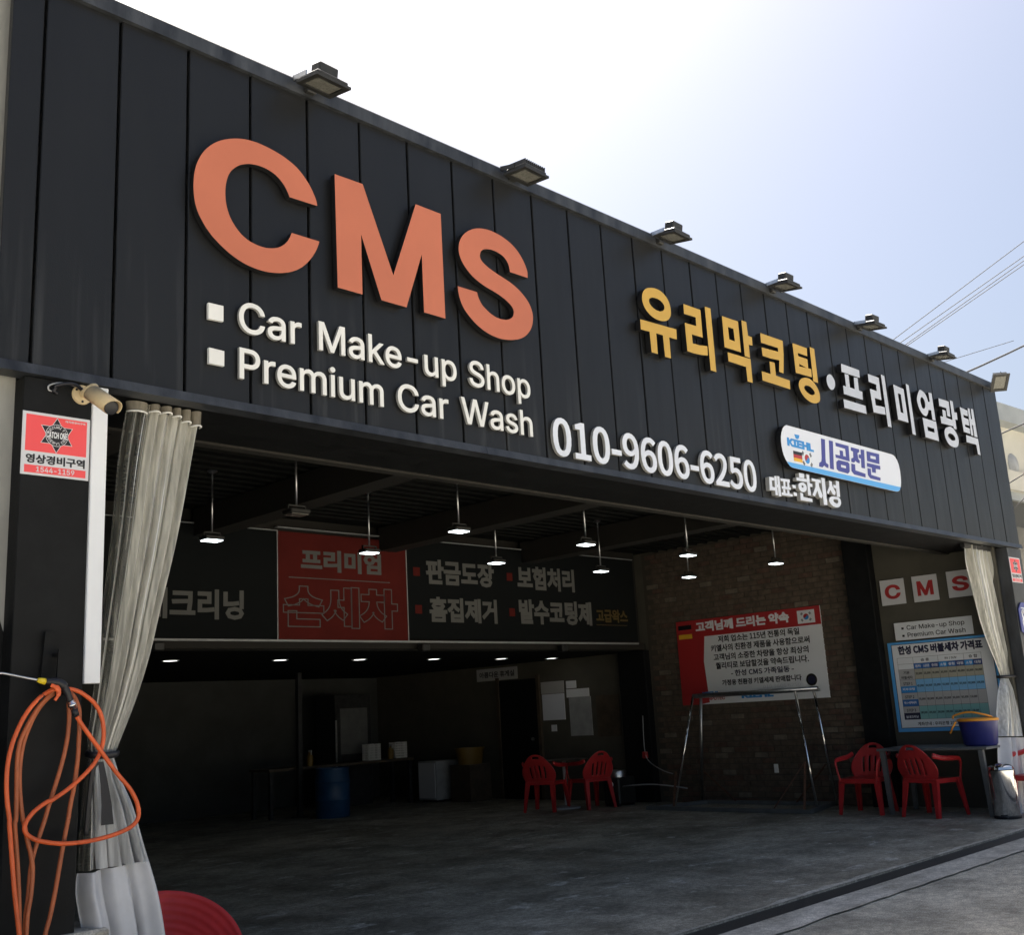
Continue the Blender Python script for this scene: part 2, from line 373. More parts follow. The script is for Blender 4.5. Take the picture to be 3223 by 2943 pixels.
def ring(p, r):
    """outline pushed outwards by r (r signed: side of the walking direction)"""
    n = len(p); A = []
    for i in range(n):
        d1 = (p[i] - p[i - 1]).normalized(); d2 = (p[(i + 1) % n] - p[i]).normalized(); t = d1 + d2
        if t.length < 1e-4: t = d2
        t = t.normalized(); nn = Vector((-t.y, t.x)); c = max(.62, nn.dot(Vector((-d1.y, d1.x)))); A.append(p[i] + nn * r / c)
    return A
def text_solid(cs, place, n, depth, bold):
    """cs: contours of one or more letters; place: 2D -> world on the front plane; n: world normal. Overlapping outlines are merged by winding number"""
    n = Vector(n); sg = 1 if area(max(cs, key=lambda p: abs(area(p)))) > 0 else -1
    if bold: cs = [ring(p, -bold * sg) for p in cs]
    V2 = []; E2 = []
    for c in cs:
        s = len(V2); V2 += c; E2 += [(s + i, s + (i + 1) % len(c)) for i in range(len(c))]
    vo, eo, fo, _, _, _ = delaunay_2d_cdt(V2, E2, [], 0, 1e-6)
    P = np.array([(v.x, v.y) for v in vo]); T = np.array([f for f in fo if len(f) == 3], int)
    C = P[T].mean(1); W = np.zeros(len(C), int)
    for c in cs:
        A = np.array([(v.x, v.y) for v in c]); B = np.roll(A, -1, 0)
        ay, by = A[None, :, 1], B[None, :, 1]; y = C[:, 1:2]; up = (ay <= y) & (by > y); dn = (ay > y) & (by <= y)
        side = (B[None, :, 0] - A[None, :, 0]) * (y - ay) - (C[:, 0:1] - A[None, :, 0]) * (by - ay)
        W += (up & (side > 0)).sum(1) - (dn & (side < 0)).sum(1)
    T = T[W != 0]; used = sorted(set(T.ravel().tolist())); ix = {u: i for i, u in enumerate(used)}; N = len(used)
    V = [place(vo[u]) for u in used]; V += [p - n * depth for p in V]; F = []; ed = {}
    a, b, c = (V[ix[int(i)]] for i in T[0]); flip = (b - a).cross(c - a).dot(n) < 0
    for t in T.tolist():
        t = [ix[i] for i in t]; t = t[::-1] if flip else t; F.append(tuple(t))
        for k in range(3):
            e = (t[k], t[(k + 1) % 3])
            if (e[1], e[0]) in ed: del ed[(e[1], e[0])]
            else: ed[e] = 1
    thick = depth > .004
    if thick: F += [(f[2] + N, f[1] + N, f[0] + N) for f in F]
    nf = len(F); F += [(j, i, i + N, j + N) for i, j in ed]
    me = me_of(V, F)
    if thick:
        for p in me.polygons[nf:]: p.material_index = 1
    return me
def bbox(cs):
    xs = [p.x for c in cs for p in c]; ys = [p.y for c in cs for p in c]; return min(xs), max(xs), min(ys), max(ys)
def cap_height(fk): b = bbox(contours('H', fk)); return b[3]
def write(name, text, origin, u, v, n, width, m, parent, fk='noto', height=None, cap=None, bold=.0, depth=.002, space=1.0, split=False, shear=0.0):
    """origin = lower left of the ink (or baseline when cap is given); width = ink width in metres; height of ink or cap height in metres"""
    res = 5 if split else 2
    cs = contours(text, fk, space, res); bold = bold * cap_height(fk)
    if not cs: return
    x0, x1, y0, y1 = bbox(cs); x0 -= bold; x1 += bold; y0 -= bold; y1 += bold
    sx = width / (x1 - x0)
    if cap: sy = cap / cap_height(fk); yb = 0.0
    elif height: sy = height / (y1 - y0); yb = y0
    else: sy = sx; yb = y0
    origin, u, v, n = Vector(origin), Vector(u), Vector(v), Vector(n)
    place = lambda p: origin + u * ((p.x - x0) * sx + shear * (p.y - yb) * sy) + v * ((p.y - yb) * sy) + n * depth
    i = 0; ms = []
    for ch in text:
        if ch == ' ': continue
        k = len(contours(ch, fk, 1.0, res)); me = text_solid(cs[i:i + k], place, n, depth, bold); i += k
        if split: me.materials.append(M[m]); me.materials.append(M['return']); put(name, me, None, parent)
        else: ms.append(me)
    if ms:
        o = put(name, join(ms), m, parent)
        if len(ms) > 1: o['kind'] = 'stuff'        # print too small to pick apart letter by letter
        return o
FX = (Vector((1, 0, 0)), Vector((0, 0, 1)), Vector((0, -1, 0)))       # lettering on walls facing the street
SX = (Vector((0, -1, 0)), Vector((0, 0, 1)), Vector((-1, 0, 0)))      # lettering on the right-hand side wall
NF = Vector((0, -1, 0)); NS = Vector((-1, 0, 0))

# ================================================================== THE SETTING
SEAM0, PW = 1.9086, .39984                     # first panel seam and panel width
ZB, ZT, ZTRIM, ZCAP = 3.181, 5.200, 3.133, 5.322
XL, XR = 1.746, 14.312                         # ends of the fascia
XW = 13.80                                     # inner face of the right-hand side wall
def slab(name, x0, x1, y0, y1, z, m, div=1):
    V = []; F = []
    for i in range(div + 1):
        for j in range(div + 1): V.append((x0 + (x1 - x0) * i / div, y0 + (y1 - y0) * j / div, z))
    for i in range(div):
        for j in range(div): a = i * (div + 1) + j; F.append((a, a + div + 1, a + div + 2, a + 1))
    return tag(put(name, me_of(V, F), m), kind='structure')
slab('ground', -900, 900, -900, 900, -.020, 'asphalt', 6)
def ragged(name, x0, x1, y0, y1, z, m, a0, a1, n=260):
    """strip along x whose two edges wander by a0 and a1"""
    V = []; F = []; w0 = w1 = 0
    for i in range(n + 1):
        x = x0 + (x1 - x0) * i / n; w0 = w0 * .72 + random.uniform(-1, 1) * .5; w1 = w1 * .72 + random.uniform(-1, 1) * .5
        V += [(x, y0 + a0 * w0, z), (x, y1 + a1 * w1, z)]
    for i in range(n): F.append((2 * i, 2 * i + 2, 2 * i + 3, 2 * i + 1))
    return tag(put(name, me_of(V, F), m), kind='structure')
ragged('concrete_apron', -6, 30, -.97, -.66, -.008, 'apron', .022, 0)
ragged('cement_edging', -6, 30, -.452, -.40, .003, 'apron', 0, .05)
slab('drain_channel', -6, 30, -.66, -.455, -.014, 'drain')
tag(box('floor', 1.0, 14.4, -.455, 12.6, -.15, 0.0, 'floor'), kind='structure')
tag(box('yard_concrete', 14.41, 30, -.455, 12.6, -.15, -.002, 'apron'), kind='structure')

# ------------------------------------------------------------------ the shop building
shop = thing('shop_building', (8, 3, 0), 'single storey car wash shop with dark slate panelled fascia and wide open bay', 'building')
xs = [XL] + [SEAM0 + PW * i for i in range(31)] + [XR]
for a, b in zip(xs[:-1], xs[1:]):
    g = .0085; y = random.uniform(-.0012, .0012)
    o = box('fascia_panel', a + (g if a > XL else 0), b - (g if b < XR else 0), y, .045, ZB - .01, ZT + .03, 'panel', shop, bevel=.004)
box('fascia_backing', XL + .02, XR - .02, .047, .10, ZB, ZT + .03, 'gap', shop)
# parapet flashing: sloped cap with a drip edge, a dark joint below it
def profile_x(name, prof, x0, x1, m, parent):
    n = len(prof); V = [(x, y, z) for x in (x0, x1) for y, z in prof]; F = [(i, (i + 1) % n, n + (i + 1) % n, n + i) for i in range(n)] + [tuple(range(n - 1, -1, -1)), tuple(range(n, 2 * n))]
    bm = bmesh.new(); vv = [bm.verts.new(v) for v in V]
    for f in F: bm.faces.new([vv[i] for i in f])
    return put(name, fix(bm), m, parent)
for k in range(4):
    a = XL - .01 + (XR - XL + .02) * k / 4; b = XL - .01 + (XR - XL + .02) * (k + 1) / 4
    profile_x('parapet_cap', [(-.030, 5.222), (-.030, ZCAP - .012), (-.022, ZCAP), (.30, ZCAP + .01), (.30, 5.25), (-.020, 5.222)], a + .0015, b - .0015, 'trim', shop)
for k in range(4):
    a = XL - .004 + (XR - XL + .02) * k / 4; b = XL - .004 + (XR - XL + .02) * (k + 1) / 4
    profile_x('bottom_trim', [(-.016, ZB + .004), (-.030, ZTRIM), (.07, ZTRIM - .004), (.07, ZTRIM + .03), (.0, ZTRIM + .03), (.0, ZB + .004)], a + .0012, b - .0012, 'trim', shop)
box('fascia_soffit', XL + .02, XR - .02, .072, .70, ZTRIM + .012, ZTRIM + .05, 'blackpaint', shop)
box('front_beam', XL + .02, XR - .02, .70, .78, ZTRIM - .004, 3.82, 'brown', shop)
box('roof', 1.2, XR - .01, .302, 12.8, 5.02, 5.16, 'gap', shop)
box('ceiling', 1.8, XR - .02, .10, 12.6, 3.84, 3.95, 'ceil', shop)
for k in range(24):
    y = .95 + k * .19
    if y < 5.5: box('ceiling_batten', 1.9, XW, y, y + .03, 3.815, 3.838, 'ceil', shop)
for x in (3.3, 5.85, 8.4, 10.95): box('ceiling_beam', x, x + .26, .80, 5.60, 3.52, 3.812, 'brown', shop)
# left pier
box('pier', 1.885, 2.212, .0, .42, 0.0, ZTRIM - .006, 'blackpaint', shop, bevel=.004)
box('left_wall', 1.885, 2.05, .425, 12.6, 0, 3.84, 'backwall', shop)
plinth = box('pier_plinth', 1.93, 2.36, -.035, .30, 0, .605, 'apron', shop, bevel=.012)
# right pier
box('pier', 13.862, 14.311, .0, .15, 0, ZTRIM - .006, 'trim', shop, bevel=.004)
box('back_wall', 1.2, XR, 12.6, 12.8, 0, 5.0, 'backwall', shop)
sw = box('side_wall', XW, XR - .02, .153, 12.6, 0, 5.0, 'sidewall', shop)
box('side_column', XW - .16, XW - .001, 1.74, 2.10, 0, 3.83, 'blackpaint', shop, bevel=.006)
box('side_column', XW - .14, XW - .001, 5.66, 6.20, 0, 2.30, 'blackpaint', shop, bevel=.006)
box('mortar_bed', XW - .008, XW - .001, 2.101, 5.659, 0, 3.82, 'mortar', sw)
# bricks of the side wall
bw, bh, jo = .215, .068, .011
me_b = {k: box_me(-.010, .006, -bw / 2, bw / 2, 0, bh, bevel=.003) for k in ('brick', 'brick2', 'brick3')}
for k in me_b: me_b[k].materials.append(M[k])
cells = []
for r_ in range(int(3.80 / (bh + jo))):
    z = .006 + r_ * (bh + jo); off = (r_ % 2) * (bw + jo) / 2; y = 2.101 + bw / 2 - off
    while y < 5.66:
        if y - bw / 2 > 2.09 and y + bw / 2 < 5.67: cells.append((y, z))
        y += bw + jo
def bscore(c):
    y, z = c; hid = 2.6 < y < 5.0 and 1.45 < z < 2.65
    return (math.hypot(y - CAMY, XW) + (9 if hid else 0) + abs(z - 1.0) * .8)
cells.sort(key=bscore); rest = []
for i, (y, z) in enumerate(cells):
    q = random.random(); k = 'brick2' if q < .04 else 'brick3' if q < .2 else 'brick'
    jx = random.uniform(-.003, .002)
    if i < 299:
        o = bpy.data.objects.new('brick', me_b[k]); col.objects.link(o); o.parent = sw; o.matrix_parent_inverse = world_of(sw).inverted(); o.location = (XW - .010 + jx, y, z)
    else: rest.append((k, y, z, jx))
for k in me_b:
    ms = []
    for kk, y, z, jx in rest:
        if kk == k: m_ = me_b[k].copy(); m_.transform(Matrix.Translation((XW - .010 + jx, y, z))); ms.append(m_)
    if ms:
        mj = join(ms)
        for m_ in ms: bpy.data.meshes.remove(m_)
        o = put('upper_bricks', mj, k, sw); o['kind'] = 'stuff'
# mezzanine over the rear bay
box('mezzanine_front', 2.06, XW - .16, 5.70, 5.86, 2.335, 3.838, 'brown', shop)
box('mezzanine_edge', 2.06, XW - .16, 5.60, 5.70, 2.30, 2.40, 'brown', shop, bevel=.01)
box('mezzanine_ceiling', 2.06, XW - .001, 5.87, 12.6, 2.30, 2.36, 'ceil', shop)
box('floor_kerb', 1.0, 1.9, -.30, 0, 0, .12, 'apron', shop)

# grey rendered neighbour pier on the left edge, its foot painted black
gw = thing('grey_rendered_wall', (.6, .2, 0), 'pale grey rendered wall with black painted foot at the left edge', 'wall')
box('wall', -3.5, 1.884, .105, 3.0, 0, 7.4, 'greywall', gw)
sheet('painted_foot', [Vector((1.884, .1045, 0)), Vector((1.884, .1045, 1.93)), Vector((1.40, .1045, 3.35)), Vector((-3.5, .1045, 3.35)), Vector((-3.5, .1045, 0))], NF, 'blackpaint', gw, .002)
wb = tag(box('cover_strip', 2.213, 2.290, -.014, .02, 1.686, 3.128, 'whitepaint', bevel=.003), 'tall narrow white cover strip beside the black left pier', 'strip')

# ================================================================== FASCIA LETTERING
def zone(pts, f, y): return [PY(*f(p), y) for p in pts]
def smooth_loop(pts, corners, n=4):
    """closed outline through the points, straight between listed corner indices"""
    N = len(pts); out = []
    cs = sorted(corners)
    for a, b in zip(cs, cs[1:] + [cs[0] + N]):
        seg = [pts[i % N] for i in range(a, b + 1)]
        sp = spline([Vector((p[0], p[1], 0)) for p in seg], n) if len(seg) > 2 else [Vector((*seg[0], 0)), Vector((*seg[1], 0))]
        out += [(v.x, v.y) for v in sp[:-1]]
    return out
def round_loop(pts, n=4):
    N = len(pts); e = [Vector((*pts[(i - 1) % N], 0)) for i in range(N + 3)]
    sp = spline(e, n); return [(v.x, v.y) for v in sp[n:-n - 1]]
DL = .042                                       # thickness of the big letters, front face at y = -.06
YF = -.060
fC = reg(600, 380, .27159); fM = reg(1000, 500, .2988); fS = reg(1400, 680, .22808)
C_ = [(1467,985),(1455,920),(1420,830),(1370,730),(1290,610),(1200,510),(1080,415),(950,335),(800,262),(690,225),(590,207),(490,203),(390,215),(300,243),(220,290),(150,355),(95,440),(60,530),(40,630),(33,740),(38,850),(55,960),(90,1070),(140,1170),(205,1275),(290,1380),(390,1480),(490,1565),(600,1640),(710,1695),(830,1737),(940,1758),(1050,1763),(1160,1750),(1250,1718),(1330,1665),(1400,1590),(1450,1510),(1480,1440),(1491,1397),(1170,1297),(1155,1340),(1125,1390),(1080,1435),(1020,1465),(950,1476),(860,1468),(770,1438),(680,1390),(600,1325),(530,1240),(470,1140),(430,1035),(408,930),(402,820),(410,730),(430,650),(465,585),(515,540),(580,508),(660,497),(740,505),(830,532),(920,578),(1000,640),(1070,725),(1115,805),(1148,883)]
M_ = [(178,157),(473,262),(797,1225),(1032,475),(1295,577),(1345,1682),(1121,1615),(1096,1005),(936,1563),(672,1487),(457,793),(472,1427),(211,1353)]
S_ = [(1143,852),(1140,770),(1115,690),(1075,600),(1010,490),(930,395),(830,310),(720,240),(610,192),(510,170),(420,170),(345,192),(280,232),(230,290),(200,365),(192,450),(202,530),(235,620),(290,715),(370,815),(450,890),(550,965),(660,1030),(740,1080),(820,1140),(885,1200),(930,1255),(952,1315),(945,1370),(920,1405),(870,1428),(800,1425),(720,1400),(640,1350),(570,1285),(510,1215),(465,1125),(445,1048),(178,965),(190,1060),(215,1160),(260,1265),(330,1370),(420,1475),(520,1565),(620,1630),(730,1680),(830,1703),(930,1708),(1030,1695),(1110,1655),(1170,1590),(1205,1510),(1217,1410),(1205,1315),(1165,1210),(1105,1115),(1025,1020),(930,935),(830,865),(730,800),(650,745),(580,690),(520,630),(490,580),(485,530),(500,485),(530,460),(580,453),(650,465),(720,495),(790,540),(840,595),(875,660),(890,715),(900,770)]
big = thing('letter_sign', (4.4, -.06, 3.9), 'three huge salmon orange block letters on the dark fascia', 'sign')
letter('letter', [zone(smooth_loop(C_, [C_.index(p) for p in ((1467, 985), (1491, 1397), (1170, 1297), (1148, 883))]), fC, YF)], NF, DL, 'orange', 'side_black', big)
letter('letter', [zone(M_, fM, YF)], NF, DL, 'orange', 'side_black', big)
letter('letter', [zone(smooth_loop(S_, [S_.index(p) for p in ((1143, 852), (445, 1048), (178, 965), (900, 770))]), fS, YF)], NF, DL, 'orange', 'side_black', big)

# cream lettering under it
fT4 = reg(640, 930, .29762); fT5 = reg(1150, 1050, .29762)
YT = -.030; DT = .026
def line_on_front(lab, words, base, top, m, fk, bold, dep, bullets=None):
    """words: (text, left pixel, right pixel) on one baseline"""
    zb = PY(*base, YT).z; zt = PY(*top, YT).z; a = PY(*words[0][1], YT)
    t = thing('letter_sign', (a.x, YT, zb), lab, 'sign')
    for tx, l, r in words:
        a = PY(*l, YT); b = PY(*r, YT)
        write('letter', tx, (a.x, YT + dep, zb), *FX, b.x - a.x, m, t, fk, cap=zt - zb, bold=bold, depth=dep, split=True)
    if bullets: letter('bullet', [zone(bullets, fT4, YT)], NF, dep, m, m, t)
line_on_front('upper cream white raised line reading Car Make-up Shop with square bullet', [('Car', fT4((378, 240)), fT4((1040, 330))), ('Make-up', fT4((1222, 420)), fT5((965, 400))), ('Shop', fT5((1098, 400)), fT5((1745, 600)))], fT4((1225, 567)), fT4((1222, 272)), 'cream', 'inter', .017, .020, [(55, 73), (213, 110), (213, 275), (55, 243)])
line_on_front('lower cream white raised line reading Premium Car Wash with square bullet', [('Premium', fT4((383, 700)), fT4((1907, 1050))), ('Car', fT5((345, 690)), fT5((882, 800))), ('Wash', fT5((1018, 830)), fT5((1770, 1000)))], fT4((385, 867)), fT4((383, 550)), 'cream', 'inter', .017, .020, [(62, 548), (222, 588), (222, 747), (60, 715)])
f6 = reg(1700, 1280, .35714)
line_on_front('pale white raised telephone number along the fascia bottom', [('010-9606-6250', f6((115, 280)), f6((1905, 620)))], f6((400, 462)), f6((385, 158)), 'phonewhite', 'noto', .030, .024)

# gold and white Hangul lettering, stroke by stroke
f4 = reg(2000, 700, .29762); f8 = reg(2560, 1100, .26786)
YH = -.066; DH = .052
def strokes(nm, lab, f, m, rows, y=YH, d=DH, side='side_black'):
    q0 = rows[0][0][0]; q0 = q0[0] if isinstance(q0, list) else q0
    b = PY(*f(q0), y); t = thing(nm, (b.x, y, b.z), lab, 'sign')
    k = 0
    for syl in rows:
        ms = []
        for i, st in enumerate(syl):
            lo = st if isinstance(st[0], list) else [st]
            lo = [round_loop(q) if len(q) in (7, 8, 9, 10, 11, 13, 16) and st_round(q) else q for q in lo]
            ms.append(prism_me([zone(q, f, y - .0004 * i) for q in lo], NF, d, True))
        me = join(ms); me.materials.append(M[m]); me.materials.append(M[side]); put('letter', me, None, t)
    return t
def st_round(q): return any(q is r for r in ROUND)
ROUND = []
def rd(*q): q = list(q); ROUND.append(q); return q
gold = [
 [[rd((150,690),(210,697),(270,728),(320,780),(355,845),(373,920),(372,985),(345,1030),(290,1043),(225,1025),(160,980),(110,920),(80,855),(70,790),(80,735),(110,700)), rd((190,795),(240,810),(285,848),(306,890),(300,925),(265,940),(220,925),(175,890),(148,850),(145,815),(162,797))],
  [(50,1022),(432,1130),(438,1237),(358,1215),(376,1437),(314,1420),(290,1193),(220,1172),(238,1392),(172,1372),(150,1155),(57,1130)]],
 [[(507,860),(687,925),(712,1218),(597,1182),(606,1278),(680,1298),(760,1308),(766,1407),(690,1400),(620,1385),(550,1360),(522,1060),(643,1095),(637,1003),(514,965)], [(733,890),(793,908),(856,1582),(797,1563)]],
 [[[(915,988),(1085,1047),(1116,1373),(943,1318)], [(978,1105),(1036,1125),(1052,1257),(992,1235)]], [(1120,1033),(1172,1052),(1190,1197),(1232,1213),(1238,1303),(1198,1292),(1212,1433),(1157,1413)], [(975,1372),(1217,1445),(1240,1697),(1187,1680),(1170,1528),(985,1468)]],
 [[(1320,1168),(1557,1252),(1567,1400),(1566,1597),(1520,1578),(1522,1457),(1430,1438),(1345,1410),(1334,1320),(1510,1368),(1508,1328),(1328,1270)], [(1418,1468),(1472,1485),(1486,1620),(1632,1672),(1637,1765),(1345,1670),(1336,1573),(1430,1603)]],
 [[(1660,1275),(1812,1330),(1817,1415),(1717,1379),(1721,1412),(1819,1447),(1828,1548),(1732,1494),(1734,1522),(1859,1550),(1866,1637),(1697,1590)], [(1842,1318),(1890,1335),(1932,1697),(1882,1682)],
  [rd((1790,1642),(1845,1655),(1900,1710),(1938,1780),(1952,1850),(1945,1895),(1905,1913),(1855,1902),(1800,1860),(1755,1800),(1730,1735),(1732,1685),(1752,1655)), rd((1800,1725),(1845,1735),(1885,1775),(1897,1808),(1880,1825),(1845,1818),(1805,1785),(1785,1750))]],
]
strokes('letter_sign', 'five golden yellow Hangul syllables on the right half of the fascia', f4, 'gold', gold)
silver = [
 [rd((185,290),(215,305),(243,350),(255,400),(250,445),(230,472),(200,465),(172,425),(157,370),(160,315))],
 [[(325,165),(538,243),(545,333),(332,262)], [(367,283),(413,298),(430,445),(487,465),(474,325),(520,335),(535,482),(575,497),(582,592),(360,522),(350,422),(385,435)], [(353,582),(613,662),(627,758),(366,683)]],
 [[(640,285),(768,333),(800,595),(722,568),(733,655),(838,678),(850,766),(770,752),(708,735),(663,460),(745,488),(738,412),(650,378)], [(793,292),(833,312),(920,915),(878,905)]],
 [[[(938,410),(1060,465),(1118,860),(997,822)], [(992,512),(1027,527),(1060,750),(1027,737)]], [(1085,402),(1120,420),(1205,1007),(1167,993)]],
 [[rd((1245,478),(1280,488),(1315,525),(1342,590),(1355,665),(1350,735),(1330,780),(1295,770),(1255,715),(1228,645),(1218,570)), rd((1268,560),(1290,572),(1310,615),(1316,660),(1305,695),(1280,685),(1265,640),(1258,590))], [(1352,505),(1388,515),(1437,837),(1400,825),(1385,715),(1345,705),(1335,618),(1368,612)], [[(1283,800),(1442,850),(1477,1078),(1320,1030)], [(1340,905),(1418,930),(1426,978),(1347,955)]]],
 [[(1470,572),(1590,612),(1610,793),(1574,780),(1562,690),(1480,662)], [(1515,705),(1552,718),(1562,800),(1638,830),(1645,903),(1505,866),(1492,782),(1525,793)], [(1603,597),(1637,610),(1655,738),(1685,742),(1695,828),(1668,822),(1683,940),(1650,930)],
  [rd((1590,908),(1630,918),(1670,965),(1700,1030),(1708,1100),(1690,1145),(1650,1148),(1600,1120),(1562,1060),(1543,995),(1548,935)), rd((1600,985),(1640,1000),(1665,1035),(1665,1065),(1635,1070),(1600,1045),(1582,1010))]],
 [[(1720,675),(1810,718),(1815,785),(1763,765),(1768,798),(1822,820),(1832,898),(1782,878),(1786,908),(1838,930),(1845,993),(1768,965)], [(1812,688),(1836,697),(1853,815),(1866,820),(1850,695),(1876,703),(1928,1033),(1893,1022),(1876,890),(1862,885),(1880,1015),(1856,1008)], [(1795,1005),(1935,1050),(1965,1242),(1935,1232),(1915,1120),(1802,1088)]],
]
strokes('letter_sign', 'dot and six pale grey Hangul syllables at the right end of the fascia', f8, 'silver', silver)

# oblong logo board
f7 = reg(2400, 1300, .24802); YB = -.060
lb = thing('logo_board', (10.6, YB, 3.7), 'white lozenge board with blue lower band and two small flags on the fascia', 'sign')
bo = [(300,152),(275,168),(255,195),(241,245),(234,300),(235,360),(242,420),(255,485),(270,535),(292,585),(320,635),(348,672),(378,693),(1690,997),(1712,998),(1730,992),(1745,975),(1755,935),(1758,880),(1755,815),(1746,740),(1730,660),(1708,600),(1680,555),(1662,537),(1640,525)]
letter('board', [zone(bo, f7, YB)], NF, .052, 'bluewhite', 'side_black', lb)
sheet('blue_band', zone([(313,615),(345,668),(378,690),(1690,994),(1712,995),(1730,989),(1744,973),(1753,942)], f7, YB - .0015), NF, 'skyblue', lb, .001)
def prints(nm, f, y, m, polys, parent):
    for i, st in enumerate(polys):
        lo = st if isinstance(st[0], list) else [st]
        put(nm, prism_me([zone(q, f, y - .0002 * i) for q in lo], NF, .001), m, parent)
prints('printed_letter', f7, YB - .0015, 'navy', [
 [(742,322),(792,335),(800,580),(805,630),(838,655),(835,700),(808,690),(785,665),(762,690),(718,678),(722,630),(748,615),(752,570)], [(842,345),(893,358),(907,720),(858,705)],
 [(925,373),(1092,418),(1107,615),(930,565),(925,525),(985,540),(978,470),(1020,482),(1025,545),(1060,555),(1050,455),(930,420)],
 [[(965,595),(1085,625),(1103,645),(1107,745),(1085,770),(965,735),(942,710),(937,620)], [(995,655),(1060,672),(1062,705),(997,687)]],
 [(1122,432),(1225,460),(1227,495),(1205,510),(1215,580),(1235,605),(1232,640),(1200,628),(1180,605),(1165,630),(1128,620),(1127,578),(1155,565),(1150,490),(1122,475)],
 [(1245,462),(1290,468),(1302,705),(1257,695),(1250,580),(1222,568),(1222,525),(1250,530)], [(1128,640),(1175,652),(1180,728),(1308,772),(1308,818),(1165,780),(1130,735)],
 [[(1320,483),(1480,522),(1485,650),(1330,610)], [(1368,538),(1438,555),(1440,592),(1370,575)]], [(1325,632),(1493,672),(1497,720),(1437,708),(1440,762),(1392,750),(1390,695),(1328,680)], [(1333,698),(1375,708),(1380,785),(1498,822),(1498,862),(1372,830),(1340,790)]], lb)
a = PY(*f7((316, 413)), YB); b = PY(*f7((672, 502)), YB); c = PY(*f7((325, 312)), YB)
write('printed_letter', 'KIEHL', (a.x, YB - .0005, (a.z + b.z) / 2), *FX, (b.x - a.x) * .94, 'logoblue', lb, 'inter', height=c.z - a.z, bold=.10, depth=.0012, shear=.06)
prints('printed_letter', f7, YB - .0015, 'logoblue', [[(403,267),(468,282),(462,318),(445,333),(422,322)]], lb)
def quad_uv(q, u0, u1, v0, v1):
    q = [Vector((*p, 0)) for p in q]
    P = lambda u, v: (lambda w: (w.x, w.y))((q[0] * (1 - u) + q[1] * u) * (1 - v) + (q[3] * (1 - u) + q[2] * u) * v)
    return [P(u0, v0), P(u1, v0), P(u1, v1), P(u0, v1)]
gq = [(388,476),(497,503),(512,632),(400,606)]
for i, m_ in enumerate(('ink', 'red', 'yellow')): sheet('flag_stripe', zone(quad_uv(gq, 0, 1, i / 3, (i + 1) / 3), f7, YB - .0015), NF, m_, lb, .001)
kq = [(515,508),(612,532),(622,660),(525,636)]
sheet('flag_field', zone(kq, f7, YB - .0014), NF, 'whitepaint', lb, .001)
def taegeuk(parent, cen, r, u, n, red='red', blue='logoblue', bar=.55, asp=1.45):
    """disc of two interlocked halves and four bar groups on a flag centred at cen"""
    v = Vector((0, 0, 1)); n = Vector(n); u = Vector(u)
    def half(s):
        p = []
        for k in range(17): a = math.pi * k / 16; p.append((math.cos(a) * r * s, math.sin(a) * r * s))
        w = []
        for k in range(1, 16):
            t = k / 16; xx = -r + 2 * r * t; w.append((xx * s, -math.sin(2 * math.pi * t) * r * .38 * s))
        return p + w
    put('flag_disc', prism_me([[cen + u * x + v * z + n * .0012 for x, z in half(1)]], n, .001), red, parent)
    put('flag_disc', prism_me([[cen + u * x + v * z + n * .0010 for x, z in half(-1)]], n, .001), blue, parent)
    for sx in (-1, 1):
        for sz in (-1, 1):
            d = Vector((sx * .83, sz * .56)); ms = []
            for k in (-1, 0, 1):
                c2 = Vector((sx * r * 1.55, sz * r * 1.05)) + d * k * r * .24; t = Vector((-d.y, d.x)) * r * .42; e = d * r * .07
                ms.append(prism_me([[cen + u * p.x + v * p.y + n * .0012 for p in (c2 - t - e, c2 + t - e, c2 + t + e, c2 - t + e)]], n, .001))
            put('flag_bars', join(ms), 'ink', parent)
cen = PY(*f7((567, 585)), YB - .001); taegeuk(lb, cen, .045, (1, 0, 0), NF)

# white raised line under the board
rep = [
 [[(85,808),(150,825),(150,860),(120,855),(125,935),(165,945),(165,985),(92,978)], [(150,800),(178,800),(195,1045),(165,1040)], [(185,800),(213,805),(240,1060),(205,1055)], [(174,905),(202,909),(205,947),(177,943)]],
 [[(225,828),(345,845),(348,882),(230,862)], [(262,860),(288,865),(292,940),(268,935)], [(312,870),(338,878),(342,950),(316,945)], [(243,925),(358,945),(360,977),(245,960)], [(260,965),(287,970),(292,1018),(265,1012)], [(312,975),(338,980),(345,1030),(316,1025)], [(243,1005),(380,1032),(385,1062),(245,1040)]],
 [[(378,910),(420,918),(425,958),(383,950)], [(395,1005),(435,1012),(440,1055),(398,1048)]],
 [[(462,760),(528,772),(530,830),(465,815)], [(430,815),(562,840),(562,878),(432,855)], [rd((505,880),(540,900),(560,940),(555,985),(520,1005),(480,985),(458,945),(460,900)), rd((505,918),(516,922),(522,936),(516,948),(505,946),(497,938),(496,924))], [(555,775),(592,785),(600,890),(632,900),(635,940),(603,935),(618,1050),(580,1040)], [(478,1010),(515,1020),(520,1065),(632,1090),(636,1132),(485,1105)]],
 [[(622,828),(738,850),(740,890),(715,885),(718,930),(765,1050),(750,1085),(720,1065),(697,985),(665,1060),(635,1040),(672,940),(672,870),(625,862)], [(745,820),(788,830),(825,1170),(780,1165)]],
 [[(845,860),(880,870),(885,920),(930,1010),(918,1045),(890,1030),(862,975),(840,1030),(818,1010),(848,930)], [(930,860),(968,870),(985,1068),(945,1060),(935,960),(900,945),(898,910),(932,918)], [rd((920,1062),(965,1070),(993,1110),(993,1165),(960,1198),(910,1190),(870,1160),(848,1115),(855,1075),(885,1060)), rd((925,1095),(955,1105),(962,1135),(950,1147),(935,1148),(905,1125),(902,1100))]],
]
strokes('letter_sign', 'small white raised Hangul name line at the fascia bottom under the lozenge board', f7, 'phonewhite', rep, -.046, .040, 'return')

